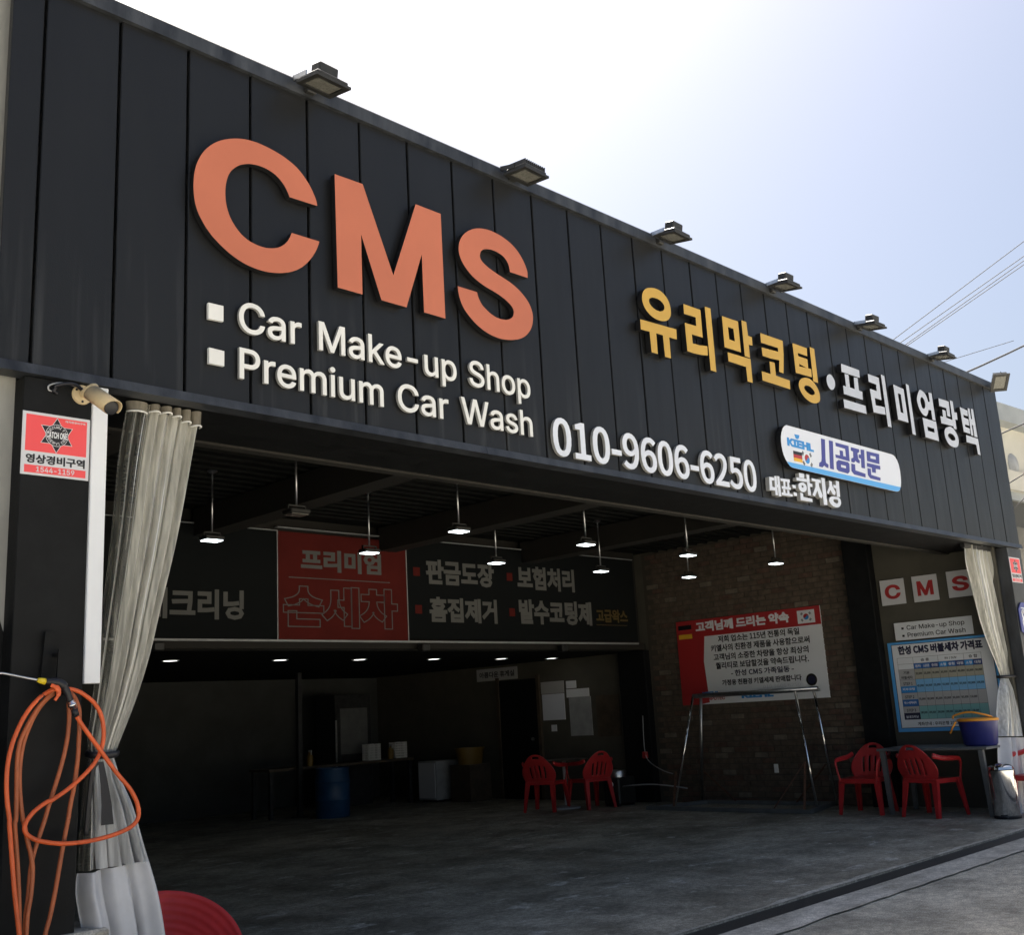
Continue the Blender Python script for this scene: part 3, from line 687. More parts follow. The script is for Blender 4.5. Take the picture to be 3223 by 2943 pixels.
# ================================================================== PARAPET FLOODLIGHTS
def floodlight(root, kind, head):
    """wall floodlight; local origin at the bracket foot on the flashing, +x along the wall, -y away from it. head = (location, euler)"""
    H = Matrix.Translation(head[0]) @ Matrix.Rotation(head[1][2], 4, 'Z') @ Matrix.Rotation(head[1][0], 4, 'X') @ Matrix.Rotation(head[1][1], 4, 'Y')
    if len(head) > 2: H = Matrix.Translation(head[0]) @ (-Vector(head[2])).to_track_quat('Z', 'X').to_matrix().to_4x4()
    w, d, h = .118, .092, .028
    bm = bmesh.new(); box_bm(bm, -w, w, -d, d, 0, h, H); bmesh.ops.bevel(bm, geom=list(bm.edges), offset=.008, segments=1, affect='EDGES'); put('housing', fix(bm), 'lampblack', root, True)
    bm = bmesh.new()
    for x0, x1, y0, y1 in ((-w - .012, w + .012, -d - .012, -d + .022), (-w - .012, w + .012, d - .022, d + .012), (-w - .012, -w + .022, -d + .022, d - .022), (w - .022, w + .012, -d + .022, d - .022)): box_bm(bm, x0, x1, y0, y1, -.018, -.001, H)
    put('bezel', fix(bm), 'lampblack', root, True)
    put('lens', box_me(-w + .024, w - .024, -d + .024, d - .024, -.010, -.003, mtx=H), 'lampglass', root, True)
    if kind == 0:
        put('driver_box', box_me(-.072, .072, -.045, .045, h + .016, h + .082, bevel=.008, mtx=H), 'lampblack', root, True)
        bm = bmesh.new()
        for x in (-.055, .055): box_bm(bm, x - .01, x + .01, -.035, .035, h - .002, h + .018, H)
        put('spacer', fix(bm), 'steel', root, True)
    else:
        bm = bmesh.new()
        for k in range(11): x = -.105 + k * .021; box_bm(bm, x - .003, x + .003, -.085, .085, h - .002, h + .034, H)
        put('cooling_fins', fix(bm), 'lampblack', root, True)
    for s in (-1, 1):
        p = H @ Vector((s * (w + .014), 0, .02)); q = Vector((s * (w + .014), -.03, .0))
        put('arm', join([bar_me(q, p, .008, .032, up=(0, 0, 1))]), 'steel' if kind == 0 else 'lampblack', root, True)
    put('arm', bar_me(Vector((-w - .018, -.03, .0)), Vector((w + .018, -.03, .0)), .008, .034), 'lampblack', root, True)
    put('bracket_foot', box_me(-.035, .035, -.034, .028, -.045, .020, bevel=.006), 'lampblack', root, True)
heads = [((1020, 262), 0), ((1658, 548), 1), ((2120, 742), 0), ((2473, 898), 0), ((2745, 1025), 0), ((2970, 1120), 0)]
names = ['leftmost parapet floodlight, above the first orange letter', 'slim finned parapet floodlight without driver box, second from left', 'parapet floodlight above the gold lettering\'s left end, third from left', 'parapet floodlight above the gold lettering\'s right end, fourth from left', 'parapet floodlight above the white Hangul lettering, fifth from left', 'parapet floodlight second from the right corner, sixth from left']
for (hp, kd), lab in zip(heads, names):
    h = PY(*hp, -.19); rt = thing('floodlight', (h.x - .0, -.032, 5.285), lab, 'floodlight', 'floodlights along the parapet')
    floodlight(rt, kd, ((0, -.155, h.z - 5.285), (R(9 if kd == 0 else 4), R(0), R(random.uniform(-4, 4)))))
h = PY(3146, 1203, -.20); rt = thing('floodlight', (14.20, -.032, 5.27), 'corner floodlight turned to face the yard, at the right end of the parapet', 'floodlight', 'floodlights along the parapet')
floodlight(rt, 1, ((h.x - 14.20, -.17, h.z - 5.27), (0, 0, 0), (-.50, -.42, -.76)))

# ================================================================== LEFT PIER: camera, safety sign, hose
cctv = thing('security_camera', (2.05, 0, 3.0), 'yellowed bullet security camera under the fascia on the black left pier', 'camera')
fk = reg(0, 1000, .34757)
base = PY(*fk((748, 695)), -.012); tip0 = PY(*fk((860, 710)), -.15); tip1 = PY(*fk((1010, 815)), -.30)
put('mount_plate', lathe_me([(0, .012), (.046, .012), (.05, .006), (.05, 0), (0, 0)], 24, Matrix.Translation(base + Vector((0, .010, 0))) @ Matrix.Rotation(R(90), 4, 'X')), 'camera', cctv)
for a in (.5, 2.6, 4.7): put('screw', lathe_me([(0, .003), (.006, .003), (.006, 0), (0, 0)], 8, Matrix.Translation(base + Vector((math.cos(a) * .037, -.002, math.sin(a) * .037))) @ Matrix.Rotation(R(90), 4, 'X')), 'ink', cctv)
tube('arm', spline([base, base + Vector((0, -.05, .005)), base + Vector((.02, -.085, .02)), tip0 + Vector((0, 0, .0))], 6), .019, 'camera', cctv, 10)
dv = (tip1 - tip0).normalized()
Hc = Matrix.Translation(tip0) @ dv.to_track_quat('Z', 'Y').to_matrix().to_4x4()
L = (tip1 - tip0).length
put('body', lathe_me([(0, -.03), (.030, -.028), (.036, -.02), (.037, L - .01), (.034, L), (0, L)], 24, Hc), 'camera', cctv)
V = []; F = []
for i in range(13):
    a = R(-120 + 240 * i / 12) + R(90)
    for zz in (-.02, L + .035 * (1 - abs(i - 6) / 6)): V.append(Hc @ Vector((math.cos(a) * .043, math.sin(a) * .043, zz)))
for i in range(12): F.append((2 * i, 2 * i + 1, 2 * i + 3, 2 * i + 2))
o = put('sunshield', me_of(V, F, True), 'camera', cctv); sm = o.modifiers.new('t', 'SOLIDIFY'); sm.thickness = .003
put('lens_ring', lathe_me([(0, L + .006), (.022, L + .006), (.035, L + .001), (.035, L - .02), (0, L - .02)], 20, Hc), 'ink', cctv)
tube('cable', spline([base + Vector((-.01, -.012, .02)), base + Vector((-.06, -.03, .035)), base + Vector((-.13, -.02, .02)), PY(*fk((500, 640)), -.02), PY(*fk((490, 665)), -.015), PY(*fk((520, 685)), -.01)], 6), .009, 'ink', cctv)
tube('cable', spline([base + Vector((-.02, -.012, .03)), PY(*fk((560, 590)), -.02), PY(*fk((450, 610)), -.015), PY(*fk((440, 650)), -.01), PY(*fk((470, 665)), -.006)], 6), .004, 'grey', cctv)

def star_pts(c, r, n=6, inner=.58, u=Vector((1, 0, 0))):
    return [c + u * math.sin(math.pi * k / n) * r * (1 if k % 2 == 0 else inner) + Vector((0, 0, 1)) * math.cos(math.pi * k / n) * r * (1 if k % 2 == 0 else inner) for k in range(2 * n)]
def safety_sign(lab, x0, x1, z0, z1, y, full=True):
    t = thing('security_sign', ((x0 + x1) / 2, y, z0), lab, 'sign'); w = x1 - x0; h = z1 - z0
    P = lambda u, v, d=0: Vector((x0 + u * w, y - .004 - d, z0 + v * h))
    box('plate', x0, x1, y - .004, y, z0, z1, 'signgrey', t, bevel=.001)
    sheet('red_field', [P(.05, .955, .001), P(.95, .955, .001), P(.95, .375, .001), P(.05, .375, .001)], NF, 'signred', t, .0008)
    sheet('red_bar', [P(.05, .155, .001), P(.95, .155, .001), P(.95, .035, .001), P(.05, .035, .001)], NF, 'signred', t, .0008)
    c = P(.5, .665, .002); rr = .27 * h
    put('star', prism_me([star_pts(c, rr * 1.06)], NF, .0008), 'signgrey', t); put('star', prism_me([star_pts(c + NF * .0006, rr)], NF, .0008), 'ink', t)
    ci = lambda r, o: [c + NF * o + Vector((math.cos(a) * r, 0, math.sin(a) * r)) for a in [2 * math.pi * k / 32 for k in range(32)]]
    put('star_disc', prism_me([ci(rr * .66, .0012)], NF, .0008), 'signgrey', t); put('star_disc', prism_me([ci(rr * .63, .0018)], NF, .0008), 'ink', t)
    wr = 2 * rr * .60
    write('lettering', 'CATCH ONE', c + Vector((-wr / 2, .002 - .002, -rr * .19)) + NF * .0016, *FX, wr, 'whitepaint', t, 'inter', height=rr * .38, bold=.045, depth=.001)
    def arc(word, a0, a1, rad, flip):
        n = len(word)
        for i, chh in enumerate(word):
            a = a0 + (a1 - a0) * i / (n - 1); d = Vector((math.cos(a), 0, math.sin(a))); up = d if not flip else -d; rt_ = Vector((up.z, 0, -up.x)); s = rr * .15
            write('lettering', chh, c + NF * .0016 + d * rad - rt_ * s / 2 - up * s / 2, rt_, up, NF, s * (.5 if chh == 'I' else 1) * .9, 'signgrey', t, 'inter', height=s, bold=.02, depth=.001)
    arc('SECURITY', R(158), R(22), rr * .49, False); arc('SERVICE', R(-150), R(-30), rr * .49, True)
    write('lettering', '영상경비구역', P(.065, .185, .0), *FX, w * .87, 'ink', t, height=h * .145, bold=.05, depth=.0016)
    write('lettering', '1544-1159', P(.22, .055, .0008), *FX, w * .56, 'signgrey', t, 'inter', height=h * .082, bold=.02, depth=.0016)
    if full: write('lettering', '캐치원경비구역', P(.62, .895, .0008), *FX, w * .30, 'signgrey', t, height=h * .035, bold=.03, depth=.0014)
    return t
a = PY(*fk((207, 818))); b = PY(*fk((797, 1490)))
safety_sign('red and grey security notice with black star on the left pier', a.x, b.x, b.z + .005, a.z - .01, 0.0)
fr = reg(2600, 1300, .30903)
a = PY(*fr((1857, 1465))); b = PY(*fr((2005, 1735))); c_ = PY(*fr((1963, 1475)))
safety_sign('small red security notice with black star on the right pier', a.x, (b.x + c_.x) / 2, b.z, a.z, 0.0, False)

# hose rack, spray gun and coiled hose
f1 = reg(0, 2080, .27159); f5 = reg(0, 1900, .5666); f2 = reg(0, 2500, .39683); fq = reg(0, 1700, .326)
rack = thing('hose_bracket', (2.03, -.02, 1.6), 'black flat steel hanger bracket bolted to the left pier', 'bracket')
p0 = PY(*fq((480, 890)), -.02); p1 = PY(*fq((430, 1420)), -.02)
put('strap', bar_me(p0, p1, .045, .016, up=(0, 1, 0)), 'blackpaint', rack)
p0 = PY(*fq((620, 1060)), -.10); p1 = PY(*fq((595, 1500)), -.10)
put('strap', bar_me(p0, p1, .055, .012, up=(0, 1, 0)), 'blackpaint', rack)
put('hook', bar_me(p1 + Vector((0, 0, .01)), p1 + Vector((0, .10, .01)), .05, .014), 'blackpaint', rack)
put('hook', bar_me(p0 - Vector((0, 0, .02)), p0 + Vector((0, .10, -.02)), .05, .014), 'blackpaint', rack)
gun = thing('spray_gun', (2.05, -.1, 1.6), 'black pressure washer gun with yellow tip and orange trigger hung on the bracket', 'spray gun')
G = lambda p, y=-.13: PY(*f1(p), y)
tube('lance', spline([PY(-60, 2122, -.16), G((0, 148), -.15), G((60, 152), -.15), G((250, 190)), G((440, 226))], 6), .0055, 'steel', gun)
tube('tip', [G((435, 225)), G((470, 232)), G((525, 242))], [.009, .013, .015], 'yellowtip', gun, 12)
tube('body', spline([G((525, 240)), G((600, 245)), G((690, 262)), G((745, 310)), G((790, 400)), G((815, 470))], 5), [.016] * 5 + [.020] * 5 + [.021] * 5 + [.017] * 5 + [.015] * 6, 'ink', gun, 12)
tube('trigger', spline([G((590, 285), -.15), G((650, 310), -.155), G((680, 360), -.155), G((670, 410), -.155), G((635, 462), -.15)], 5), [.009] * 5 + [.013] * 5 + [.010] * 5 + [.007] * 6, 'hose', gun, 8, flat=.6)
cp0, cp1, cp2 = G((815, 470)), G((860, 560)), G((880, 640))
tube('coupling', [cp0, cp0.lerp(cp1, .3), cp0.lerp(cp1, .32), cp0.lerp(cp1, .6), cp0.lerp(cp1, .62), cp1], [.016, .016, .019, .019, .016, .016], 'chrome', gun, 12)
tube('coupling', [cp1, cp2], .015, 'ink', gun, 10)
hose = thing('coiled_hose', (2.0, -.1, .5), 'orange rubber hose hung in long loops on the left pier', 'hose')
def strand(pts, y0, y1, m, r=.0098):
    n = len(pts); tube('strand', spline([PY(*f(p), y0 + (y1 - y0) * i / (n - 1)) for i, (f, p) in enumerate(pts)], 9), r, m, hose, 10)
A = lambda f, *ps: [(f, p) for p in ps]
strand(A(f1, (890, 650), (960, 760), (1060, 900), (1170, 1050), (1350, 1300), (1500, 1480), (1585, 1640), (1605, 1760)) + A(f2, (1100, 110), (1095, 190), (1040, 260), (900, 325), (700, 375), (500, 395), (320, 375), (230, 335), (195, 285), (210, 220), (270, 140), (370, 65)) + A(f1, (600, 1620), (800, 1480), (1000, 1300), (1130, 1130), (1190, 960), (1200, 800), (1170, 630), (1090, 490), (960, 385), (860, 340), (770, 325)), -.135, -.115, 'hose')
strand(A(f1, (680, 320), (600, 340), (500, 400), (400, 490), (300, 620), (220, 770), (140, 970), (90, 1200), (75, 1420), (85, 1650), (110, 1841)) + A(f2, (75, 250), (95, 520), (115, 780), (145, 1050), (160, 1200), (175, 1400)), -.10, -.12, 'hose')
strand(A(f1, (680, 335), (600, 375), (500, 470), (400, 610), (300, 790), (230, 950), (200, 1150), (195, 1350), (190, 1600), (185, 1841)) + A(f2, (118, 250), (135, 500), (148, 760), (152, 950), (155, 1200), (160, 1400)), -.085, -.10, 'hosedull')
strand(A(f1, (690, 345), (620, 385), (540, 450), (440, 570), (350, 740), (280, 930), (240, 1130), (225, 1350), (235, 1600), (265, 1841)) + A(f2, (190, 230), (220, 380), (248, 500), (258, 620), (245, 800), (218, 960), (208, 1116), (200, 1400)), -.075, -.09, 'hosedull')
strand(A(f1, (760, 330), (790, 400), (800, 560), (800, 700), (775, 930), (720, 1180), (640, 1450), (560, 1700), (520, 1841)) + A(f2, (340, 250), (290, 400), (256, 520), (238, 650), (225, 800), (205, 960), (195, 1116), (185, 1400)), -.072, -.075, 'hosedull')
strand(A(f1, (770, 335), (860, 420), (915, 560), (920, 690), (915, 900), (900, 1150), (860, 1450), (820, 1650), (790, 1841)) + A(f2, (545, 180), (495, 440), (440, 760), (395, 980), (360, 1116), (320, 1400)), -.070, -.07, 'hosedull')
put('tape', tube_me([PY(*f1((500, 400)), -.10), PY(*f1((430, 470)), -.10)], .0125, 10), 'ink', hose)

# ================================================================== CURTAINS
def loft(name, rows, nu, m, parent, folds, wob, phase=0, u0=0.0, u1=1.0):
    """rows: (z_px list) of (left px, right px, y plane, fold depth); builds one pleated sheet"""
    V = []; F = []; n = len(rows)
    for j, (l, r, y, d) in enumerate(rows):
        a, b = PY(*l, y), PY(*r, y)
        for i in range(nu + 1):
            t = u0 + (u1 - u0) * i / nu; ph = 2 * math.pi * folds * t + phase + wob * math.sin(j * .35)
            d2 = d * (.72 + .28 * math.sin(7 * t + j * .11)); q = a.lerp(b, t); q.y += d2 * (math.sin(ph) + .35 * math.sin(2.3 * ph + 1.1)); q.x += d * .25 * math.cos(ph)
            V.append(q)
    for j in range(n - 1):
        for i in range(nu): k = j * (nu + 1) + i; F.append((k, k + 1, k + nu + 2, k + nu + 1))
    return put(name, me_of(V, F, True), m, parent)
def interp(keys, n):
    """keys: list of (l, r, y, d) -> n rows smoothly"""
    out = []
    for s in range(n):
        t = s / (n - 1) * (len(keys) - 1); i = min(int(t), len(keys) - 2); u = t - i
        k0 = keys[max(i - 1, 0)]; k1 = keys[i]; k2 = keys[i + 1]; k3 = keys[min(i + 2, len(keys) - 1)]
        cr = lambda a, b, c, d: .5 * (2 * b + (c - a) * u + (2 * a - 5 * b + 4 * c - d) * u * u + (3 * b - a - 3 * c + d) * u ** 3)
        f = lambda i_: cr(k0[i_], k1[i_], k2[i_], k3[i_])
        g = lambda i_: tuple(cr(k0[i_][q], k1[i_][q], k2[i_][q], k3[i_][q]) for q in (0, 1))
        out.append((g(0), g(1), f(2), f(3)))
    return out
cl = thing('strip_curtain', (2.5, .14, 0), 'yellowed clear plastic curtain tied back beside the left pier', 'curtain')
up_ = [((400, 1262), (624, 1310), .13, .030), ((372, 1450), (594, 1480), .13, .028), ((350, 1650), (552, 1690), .13, .026), ((325, 1882), (508, 1890), .13, .024), ((306, 2050), (474, 2050), .13, .020), ((287, 2206), (425, 2206), .13, .016), ((275, 2320), (382, 2320), .13, .013), ((278, 2372), (362, 2372), .13, .011)]
loft('film', interp(up_, 44), 50, 'filmclear', cl, 7, .4, 0, 0, .29); loft('film', interp(up_, 44), 120, 'film', cl, 7, .4, 0, .29, 1)
rows2 = [((a[0] - 4, a[1]), (b[0] - 6, b[1]), y + .03, d * .8) for (a, b, y, d) in up_]
loft('film', interp(rows2, 40), 90, 'film', cl, 5.5, .4, 1.7, .34, 1)
lo_ = [((284, 2378), (356, 2378), .13, .010), ((268, 2440), (378, 2450), .12, .018), ((258, 2530), (410, 2530), .11, .026), ((252, 2637), (442, 2637), .10, .032), ((250, 2745), (468, 2712), .09, .036)]
loft('film', interp(lo_, 24), 40, 'filmclear', cl, 5, .4, .6, 0, .26); loft('film', interp(lo_, 24), 100, 'film2', cl, 5, .4, .6, .26, 1)
sk_ = [((252, 2752), (467, 2708), .088, .037), ((250, 2810), (492, 2800), .07, .042), ((262, 2880), (503, 2870), .06, .046), ((272, 2943), (512, 2943), .05, .050), ((270, 3080), (535, 3080), .04, .055), ((262, 3222), (560, 3222), .03, .06)]
loft('skirt', interp(sk_, 24), 130, 'fabric', cl, 2.7, .06, 2.2)
for i, (xa, xb, zt, zb) in enumerate(((1150, 1345, 700, 850), (1352, 1452, 720, 860), (1460, 1560, 745, 872), (1565, 1640, 762, 905), (1645, 1728, 778, 955), (1733, 1822, 790, 990))):
    a = PY(*fk((xa, zt)), .12); b = PY(*fk((xb, zt + (xb - xa) * .16)), .12); c = PY(*fk((xa, zb)), .12); cxm = (a.x + b.x) / 2; rr = (b.x - a.x) / 2
    V = []; F = []
    for j in range(5):
        z = 3.126 + (c.z - 3.126) * j / 4
        for k in range(17):
            an = math.pi * k / 16; V.append((cxm - math.cos(an) * rr * (1 - .03 * j), .135 - math.sin(an) * .045, z))
    for j in range(4):
        for k in range(16): q = j * 17 + k; F.append((q, q + 1, q + 18, q + 17))
    put('header_loop', me_of(V, F, True), 'hem', cl)
    put('header_seam', tube_me([(cxm - math.cos(math.pi * k / 12) * rr * .9, .133 - math.sin(math.pi * k / 12) * .048, c.z + .004) for k in range(13)], .005, 6), 'cream', cl)
a = PY(278, 2375, .13); b = PY(364, 2375, .13)
tube('tie', [((a.x + b.x) / 2 + math.cos(t) * (b.x - a.x) * .55, .13 + math.sin(t) * .055, a.z + .01 * math.sin(t)) for t in [2 * math.pi * k / 20 for k in range(21)]], .016, 'ink', cl, 8, flat=.5)
tail = [PY(*f5(p), .062) for p in ((560, 880), (575, 1000), (585, 1120), (585, 1230))]
V = []; F = []
for i, p in enumerate(tail):
    w = .012 + .018 * i / 3; V += [p + Vector((-w, -.02 * i / 3, 0)), p + Vector((w, -.02 * i / 3, 0))]
for i in range(3): F.append((2 * i, 2 * i + 1, 2 * i + 3, 2 * i + 2))
o = put('tie_tail', me_of(V, F), 'ink', cl); sm = o.modifiers.new('t', 'SOLIDIFY'); sm.thickness = .003
tail = [PY(*f5(p), .062) for p in ((545, 880), (515, 930), (495, 1100), (478, 1290))]
tube('tie_tail', spline(tail, 5), .012, 'ink', cl, 6, flat=.3)

crt = thing('strip_curtain', (13.5, .2, 0), 'yellowed clear plastic curtain tied back beside the right pier', 'curtain')
ur = [((3040, 1715), (3134, 1722), .20, .035), ((3046, 1770), (3142, 1780), .20, .04), ((3068, 1870), (3160, 1880), .20, .04), ((3100, 1985), (3177, 1985), .20, .035), ((3130, 2070), (3186, 2070), .20, .028), ((3150, 2128), (3187, 2128), .20, .02)]
loft('film', interp(ur, 36), 110, 'film', crt, 6, .4, .4)
loft('film', interp([((a[0] + 4, a[1]), (b[0] - 8, b[1]), y + .05, d * .8) for a, b, y, d in ur], 30), 90, 'film', crt, 4.4, .4, 2.4)
lr = [((3152, 2136), (3186, 2136), .20, .02), ((3147, 2180), (3222, 2185), .18, .04), ((3145, 2250), (3245, 2250), .17, .05), ((3145, 2318), (3262, 2318), .16, .055)]
loft('film', interp(lr, 20), 90, 'film2', crt, 5, .4, 1)
sr = [((3145, 2322), (3262, 2322), .158, .055), ((3150, 2420), (3278, 2420), .13, .06), ((3160, 2500), (3285, 2500), .12, .06), ((3172, 2576), (3292, 2576), .11, .06)]
loft('skirt', interp(sr, 16), 90, 'fabric', crt, 4.5, .06, .3)
a = PY(3148, 2131, .2); b = PY(3190, 2131, .2)
tube('tie', [((a.x + b.x) / 2 + math.cos(t) * (b.x - a.x) * .53, .2 + math.sin(t) * .09, a.z) for t in [2 * math.pi * k / 20 for k in range(21)]], .016, 'ink', crt, 8, flat=.5)
box('rail', 13.0, 13.86, .17, .22, 3.09, 3.14, 'darksteel', crt)
# big ribbed tub leaning behind the left curtain
tubc = Vector((2.88, .52, .31)); nrm = Vector((-.30, -.60, .74)).normalized()
Mt = Matrix.Translation(tubc) @ nrm.to_track_quat('Z', 'X').to_matrix().to_4x4()
prof = [(0, -.16), (.17, -.16)]
for k in range(41):
    t = k / 40; prof.append((.19 + .225 * t + .0012 * math.sin(k * 1.05), -.155 + .155 * t ** 1.15 - .0012 * math.sin(k * 1.05)))
prof += [(.42, .004), (.434, .006), (.438, -.006), (.43, -.012), (.22, -.175), (0, -.175)]
tag(put('rubber_tub', lathe_me(prof, 64, Mt), 'tub'), 'big ribbed red rubber tub leaning behind the left curtain', 'tub')

# ================================================================== INSIDE THE BAY
def pendant(root, lit):
    put('rod', tube_me([(0, 0, 0), (0, 0, -.60)], .009, 8), 'steel', root, True)
    put('ceiling_plate', lathe_me([(0, 0), (.045, 0), (.05, -.012), (.02, -.03), (0, -.03)], 16), 'steel', root, True)
    bm = bmesh.new()
    for x0, x1, z0, z1 in ((-.090, -.080, -.66, -.592), (.080, .090, -.66, -.592), (-.090, .090, -.604, -.592)): box_bm(bm, x0, x1, -.012, .012, z0, z1)
    put('bracket', fix(bm), 'lampblack', root, True)
    put('housing', box_me(-.095, .095, -.072, .072, -.668, -.632, bevel=.007), 'lampblack', root, True)
    put('lens', box_me(-.082, .082, -.060, .060, -.677, -.6695), 'lit' if lit else 'lampglass', root, True)
ZL = 3.2
rowA = [(575, 1008), (903, 1040), (1153, 1067), (1352, 1089), (1527, 1105)]; rowB = [(415, 1058), (727, 1083), (975, 1104), (1180, 1121), (1356, 1132)]
od = ['first', 'second', 'third', 'fourth', 'fifth']
for row, nm, y in ((rowA, 'front', 2.50), (rowB, 'rear', 3.94)):
    for i, (px, py) in enumerate(row):
        lit = not (nm == 'front' and i == 0)
        q = PZ(px * 1.5987, py * 1.5987, ZL)
        t = thing('pendant_light', (q.x, y if i < 4 else q.y, 3.838 if nm == 'rear' else 3.838), ('lit' if lit else 'unlit') + ' pendant floodlight on a rod, %s from left in the %s row' % (od[i], nm), 'pendant light', 'pendant floodlights under the bay ceiling')
        pendant(t, lit)
for i, (px, py) in enumerate([(325, 1303), (537, 1302), (709, 1299), (865, 1297), (1000, 1296), (1113, 1294)]):
    q = PZ(px * 1.5987, py * 1.5987, 2.296)
    t = thing('downlight', (q.x, 7.3, 2.299), 'lit round downlight under the mezzanine, %s from left' % (od + ['sixth'])[i], 'downlight', 'downlights under the mezzanine')
    put('rim', lathe_me([(.085, 0), (.11, 0), (.11, -.006), (.085, -.006), (.085, 0)], 24), 'whitepaint', t, True)
    put('lens', lathe_me([(0, -.003), (.084, -.003), (.084, -.0005), (0, -.0005)], 24), 'downlit', t, True)

# hanging banner board across the mezzanine
fb = reg(400, 1350, .84325); YS = 5.585
bn = thing('banner_board', (8, YS, 2.41), 'long black and red service board across the mezzanine front', 'sign')
box('black_panel', 2.3, 6.905, YS, YS + .06, 2.41, 3.655, 'bannerblack', bn); box('red_panel', 6.915, 8.82, YS - .002, YS + .06, 2.412, 3.66, 'darkred', bn); box('black_panel', 8.83, 13.45, YS, YS + .06, 2.43, 3.70, 'bannerblack', bn)
box('frame_strip', 2.3, 13.45, YS - .008, YS + .06, 2.385, 2.408, 'grey', bn); box('frame_strip', 2.3, 6.913, YS - .008, YS + .06, 3.657, 3.668, 'grey', bn); box('frame_strip', 6.914, 13.45, YS - .008, YS + .06, 3.702, 3.713, 'grey', bn)
for x in (6.90, 8.82): box('frame_strip', x, x + .012, YS - .008, YS - .0025, 2.41, 3.655, 'grey', bn)
def bline(text, l, r, b_, t_, m, bold=.04, y=YS):
    a = PY(*fb(l), y); b = PY(*fb(r), y); zb = PY(*fb(b_), y).z; zt = PY(*fb(t_), y).z
    return write('lettering', text, (a.x, y - .003, zb), *FX, b.x - a.x, m, bn, height=zt - zb, bold=bold, depth=.002)
bline('내크리닝', (60, 660), (435, 660), (330, 712), (330, 600), 'bannergrey', .05)
bline('프리미엄', (648, 500), (947, 500), (860, 542), (860, 462), 'bannergrey', .06)
a = PY(*fb((603, 553)), YS); b = PY(*fb((980, 570)), YS); box('rule_line', a.x, b.x, YS - .005, YS - .0025, a.z - .006, a.z + .003, 'bannergrey', bn)
bline('판금도장', (1115, 540), (1368, 540), (1240, 587), (1240, 495), 'bannergrey', .06); bline('보험처리', (1456, 565), (1668, 565), (1560, 605), (1560, 518), 'bannergrey', .06)
bline('흠집제거', (1128, 675), (1380, 675), (1250, 725), (1250, 632), 'bannergrey', .06); bline('발수코팅제', (1463, 690), (1733, 690), (1600, 732), (1600, 642), 'bannergrey', .06)
bline('고급왁스', (1750, 700), (1867, 700), (1810, 724), (1810, 675), 'banneryellow', .05)
a = PY(*fb((1752, 732)), YS); b = PY(*fb((1866, 732)), YS); box('rule_line', a.x, b.x, YS - .005, YS - .0005, a.z - .004, a.z + .004, 'banneryellow', bn)
for p in ((1080, 533), (1427, 553), (1088, 674), (1437, 685)):
    c = PY(*fb(p), YS); box('red_bullet', c.x - .055, c.x + .055, YS - .003, YS - .0005, c.z - .055, c.z + .055, 'darkred', bn)
# outlined syllables on the red panel
a = PY(*fb((592, 660)), YS); b = PY(*fb((1000, 660)), YS); zb = PY(*fb((800, 736)), YS).z; zt = PY(*fb((800, 600)), YS).z
cs = contours('손세차'); x0, x1, y0, y1 = bbox(cs); ms = []
for lp in cs:
    A1 = ring(lp, -.016); A2 = ring(lp, -.024); V = []; F = []; m_ = len(lp)
    pl = lambda p: Vector((a.x + (p.x - x0) / (x1 - x0) * (b.x - a.x), YS - .005, zb + (p.y - y0) / (y1 - y0) * (zt - zb)))
    V = [pl(p) for p in A1] + [pl(p) for p in A2]; F = [(i, (i + 1) % m_, m_ + (i + 1) % m_, m_ + i) for i in range(m_)]; ms.append(me_of(V, F))
put('outlined_lettering', join(ms), 'bannergrey', bn)
for x in (5.4, 9.0, 11.6):
    put('spotlight', box_me(x - .06, x + .06, 5.44, 5.56, 2.27, 2.36, bevel=.012), 'lampblack', bn)

# boards on the side wall
XS = XW - .036
def P2(f, p, d=0): q = PX(*f(p), XS); return Vector((XS - d, q.y, q.z))
fp = reg(2000, 1850, .34722)
pb = thing('promise_board', (XS, 3.8, 1.42), 'red and white customer pledge board on the brick wall', 'sign')
y0p, y1p, z0p, z1p = 5.07, 2.60, 1.42, 2.68
box('backing', XS, XW - .011, y1p, y0p, z0p, z1p, 'whitepaint', pb)
W = lambda u, v, d=0: Vector((XS - .001 - d, y0p + (y1p - y0p) * u, z0p + (z1p - z0p) * v))
sheet('red_header', [W(0, 1), W(1, 1), W(1, .795), W(.205, .795), W(.185, .50), W(.20, .02), W(.13, 0), W(0, 0)], NS, 'red', pb, .0008)
for i, m_ in enumerate(('ink', 'red', 'yellow')): sheet('flag_stripe', [W(.015, .95 - i * .055, .001), W(.115, .95 - i * .055, .001), W(.115, .895 - i * .055, .001), W(.015, .895 - i * .055, .001)], NS, m_, pb, .0008)
sheet('flag_field', [W(.855, .965, .001), W(.965, .965, .001), W(.965, .82, .001), W(.855, .82, .001)], NS, 'whitepaint', pb, .0008)
taegeuk(pb, W(.91, .892, .001), .042, (0, -1, 0), NS)
def sline(text, f, l, r, h_, m, parent, bold=.04, fk='noto', x=None):
    a = P2(f, l); b = P2(f, r); L_ = a.y - b.y
    return write('lettering', text, Vector((XS - .0018, a.y, a.z)), *SX, L_, m, parent, fk, height=h_, bold=bold, depth=.001)
sline('고객님께 드리는 약속', fp, (550, 408), (1398, 318), .155, 'whitepaint', pb, .07)
sline('저희 업소는 115년 전통의 독일', fp, (752, 500), (1490, 440), .10, 'ink', pb)
sline('키엘사의 친환경 제품을 사용함으로써', fp, (688, 585), (1585, 520), .10, 'ink', pb)
sline('고객님의 소중한 차량을 항상 최상의', fp, (712, 665), (1575, 605), .10, 'ink', pb)
sline('퀄리티로 보답할것을 약속드립니다.', fp, (732, 742), (1577, 685), .10, 'ink', pb)
sline('- 한성 CMS 가족일동 -', fp, (870, 805), (1440, 765), .09, 'inknavy', pb)
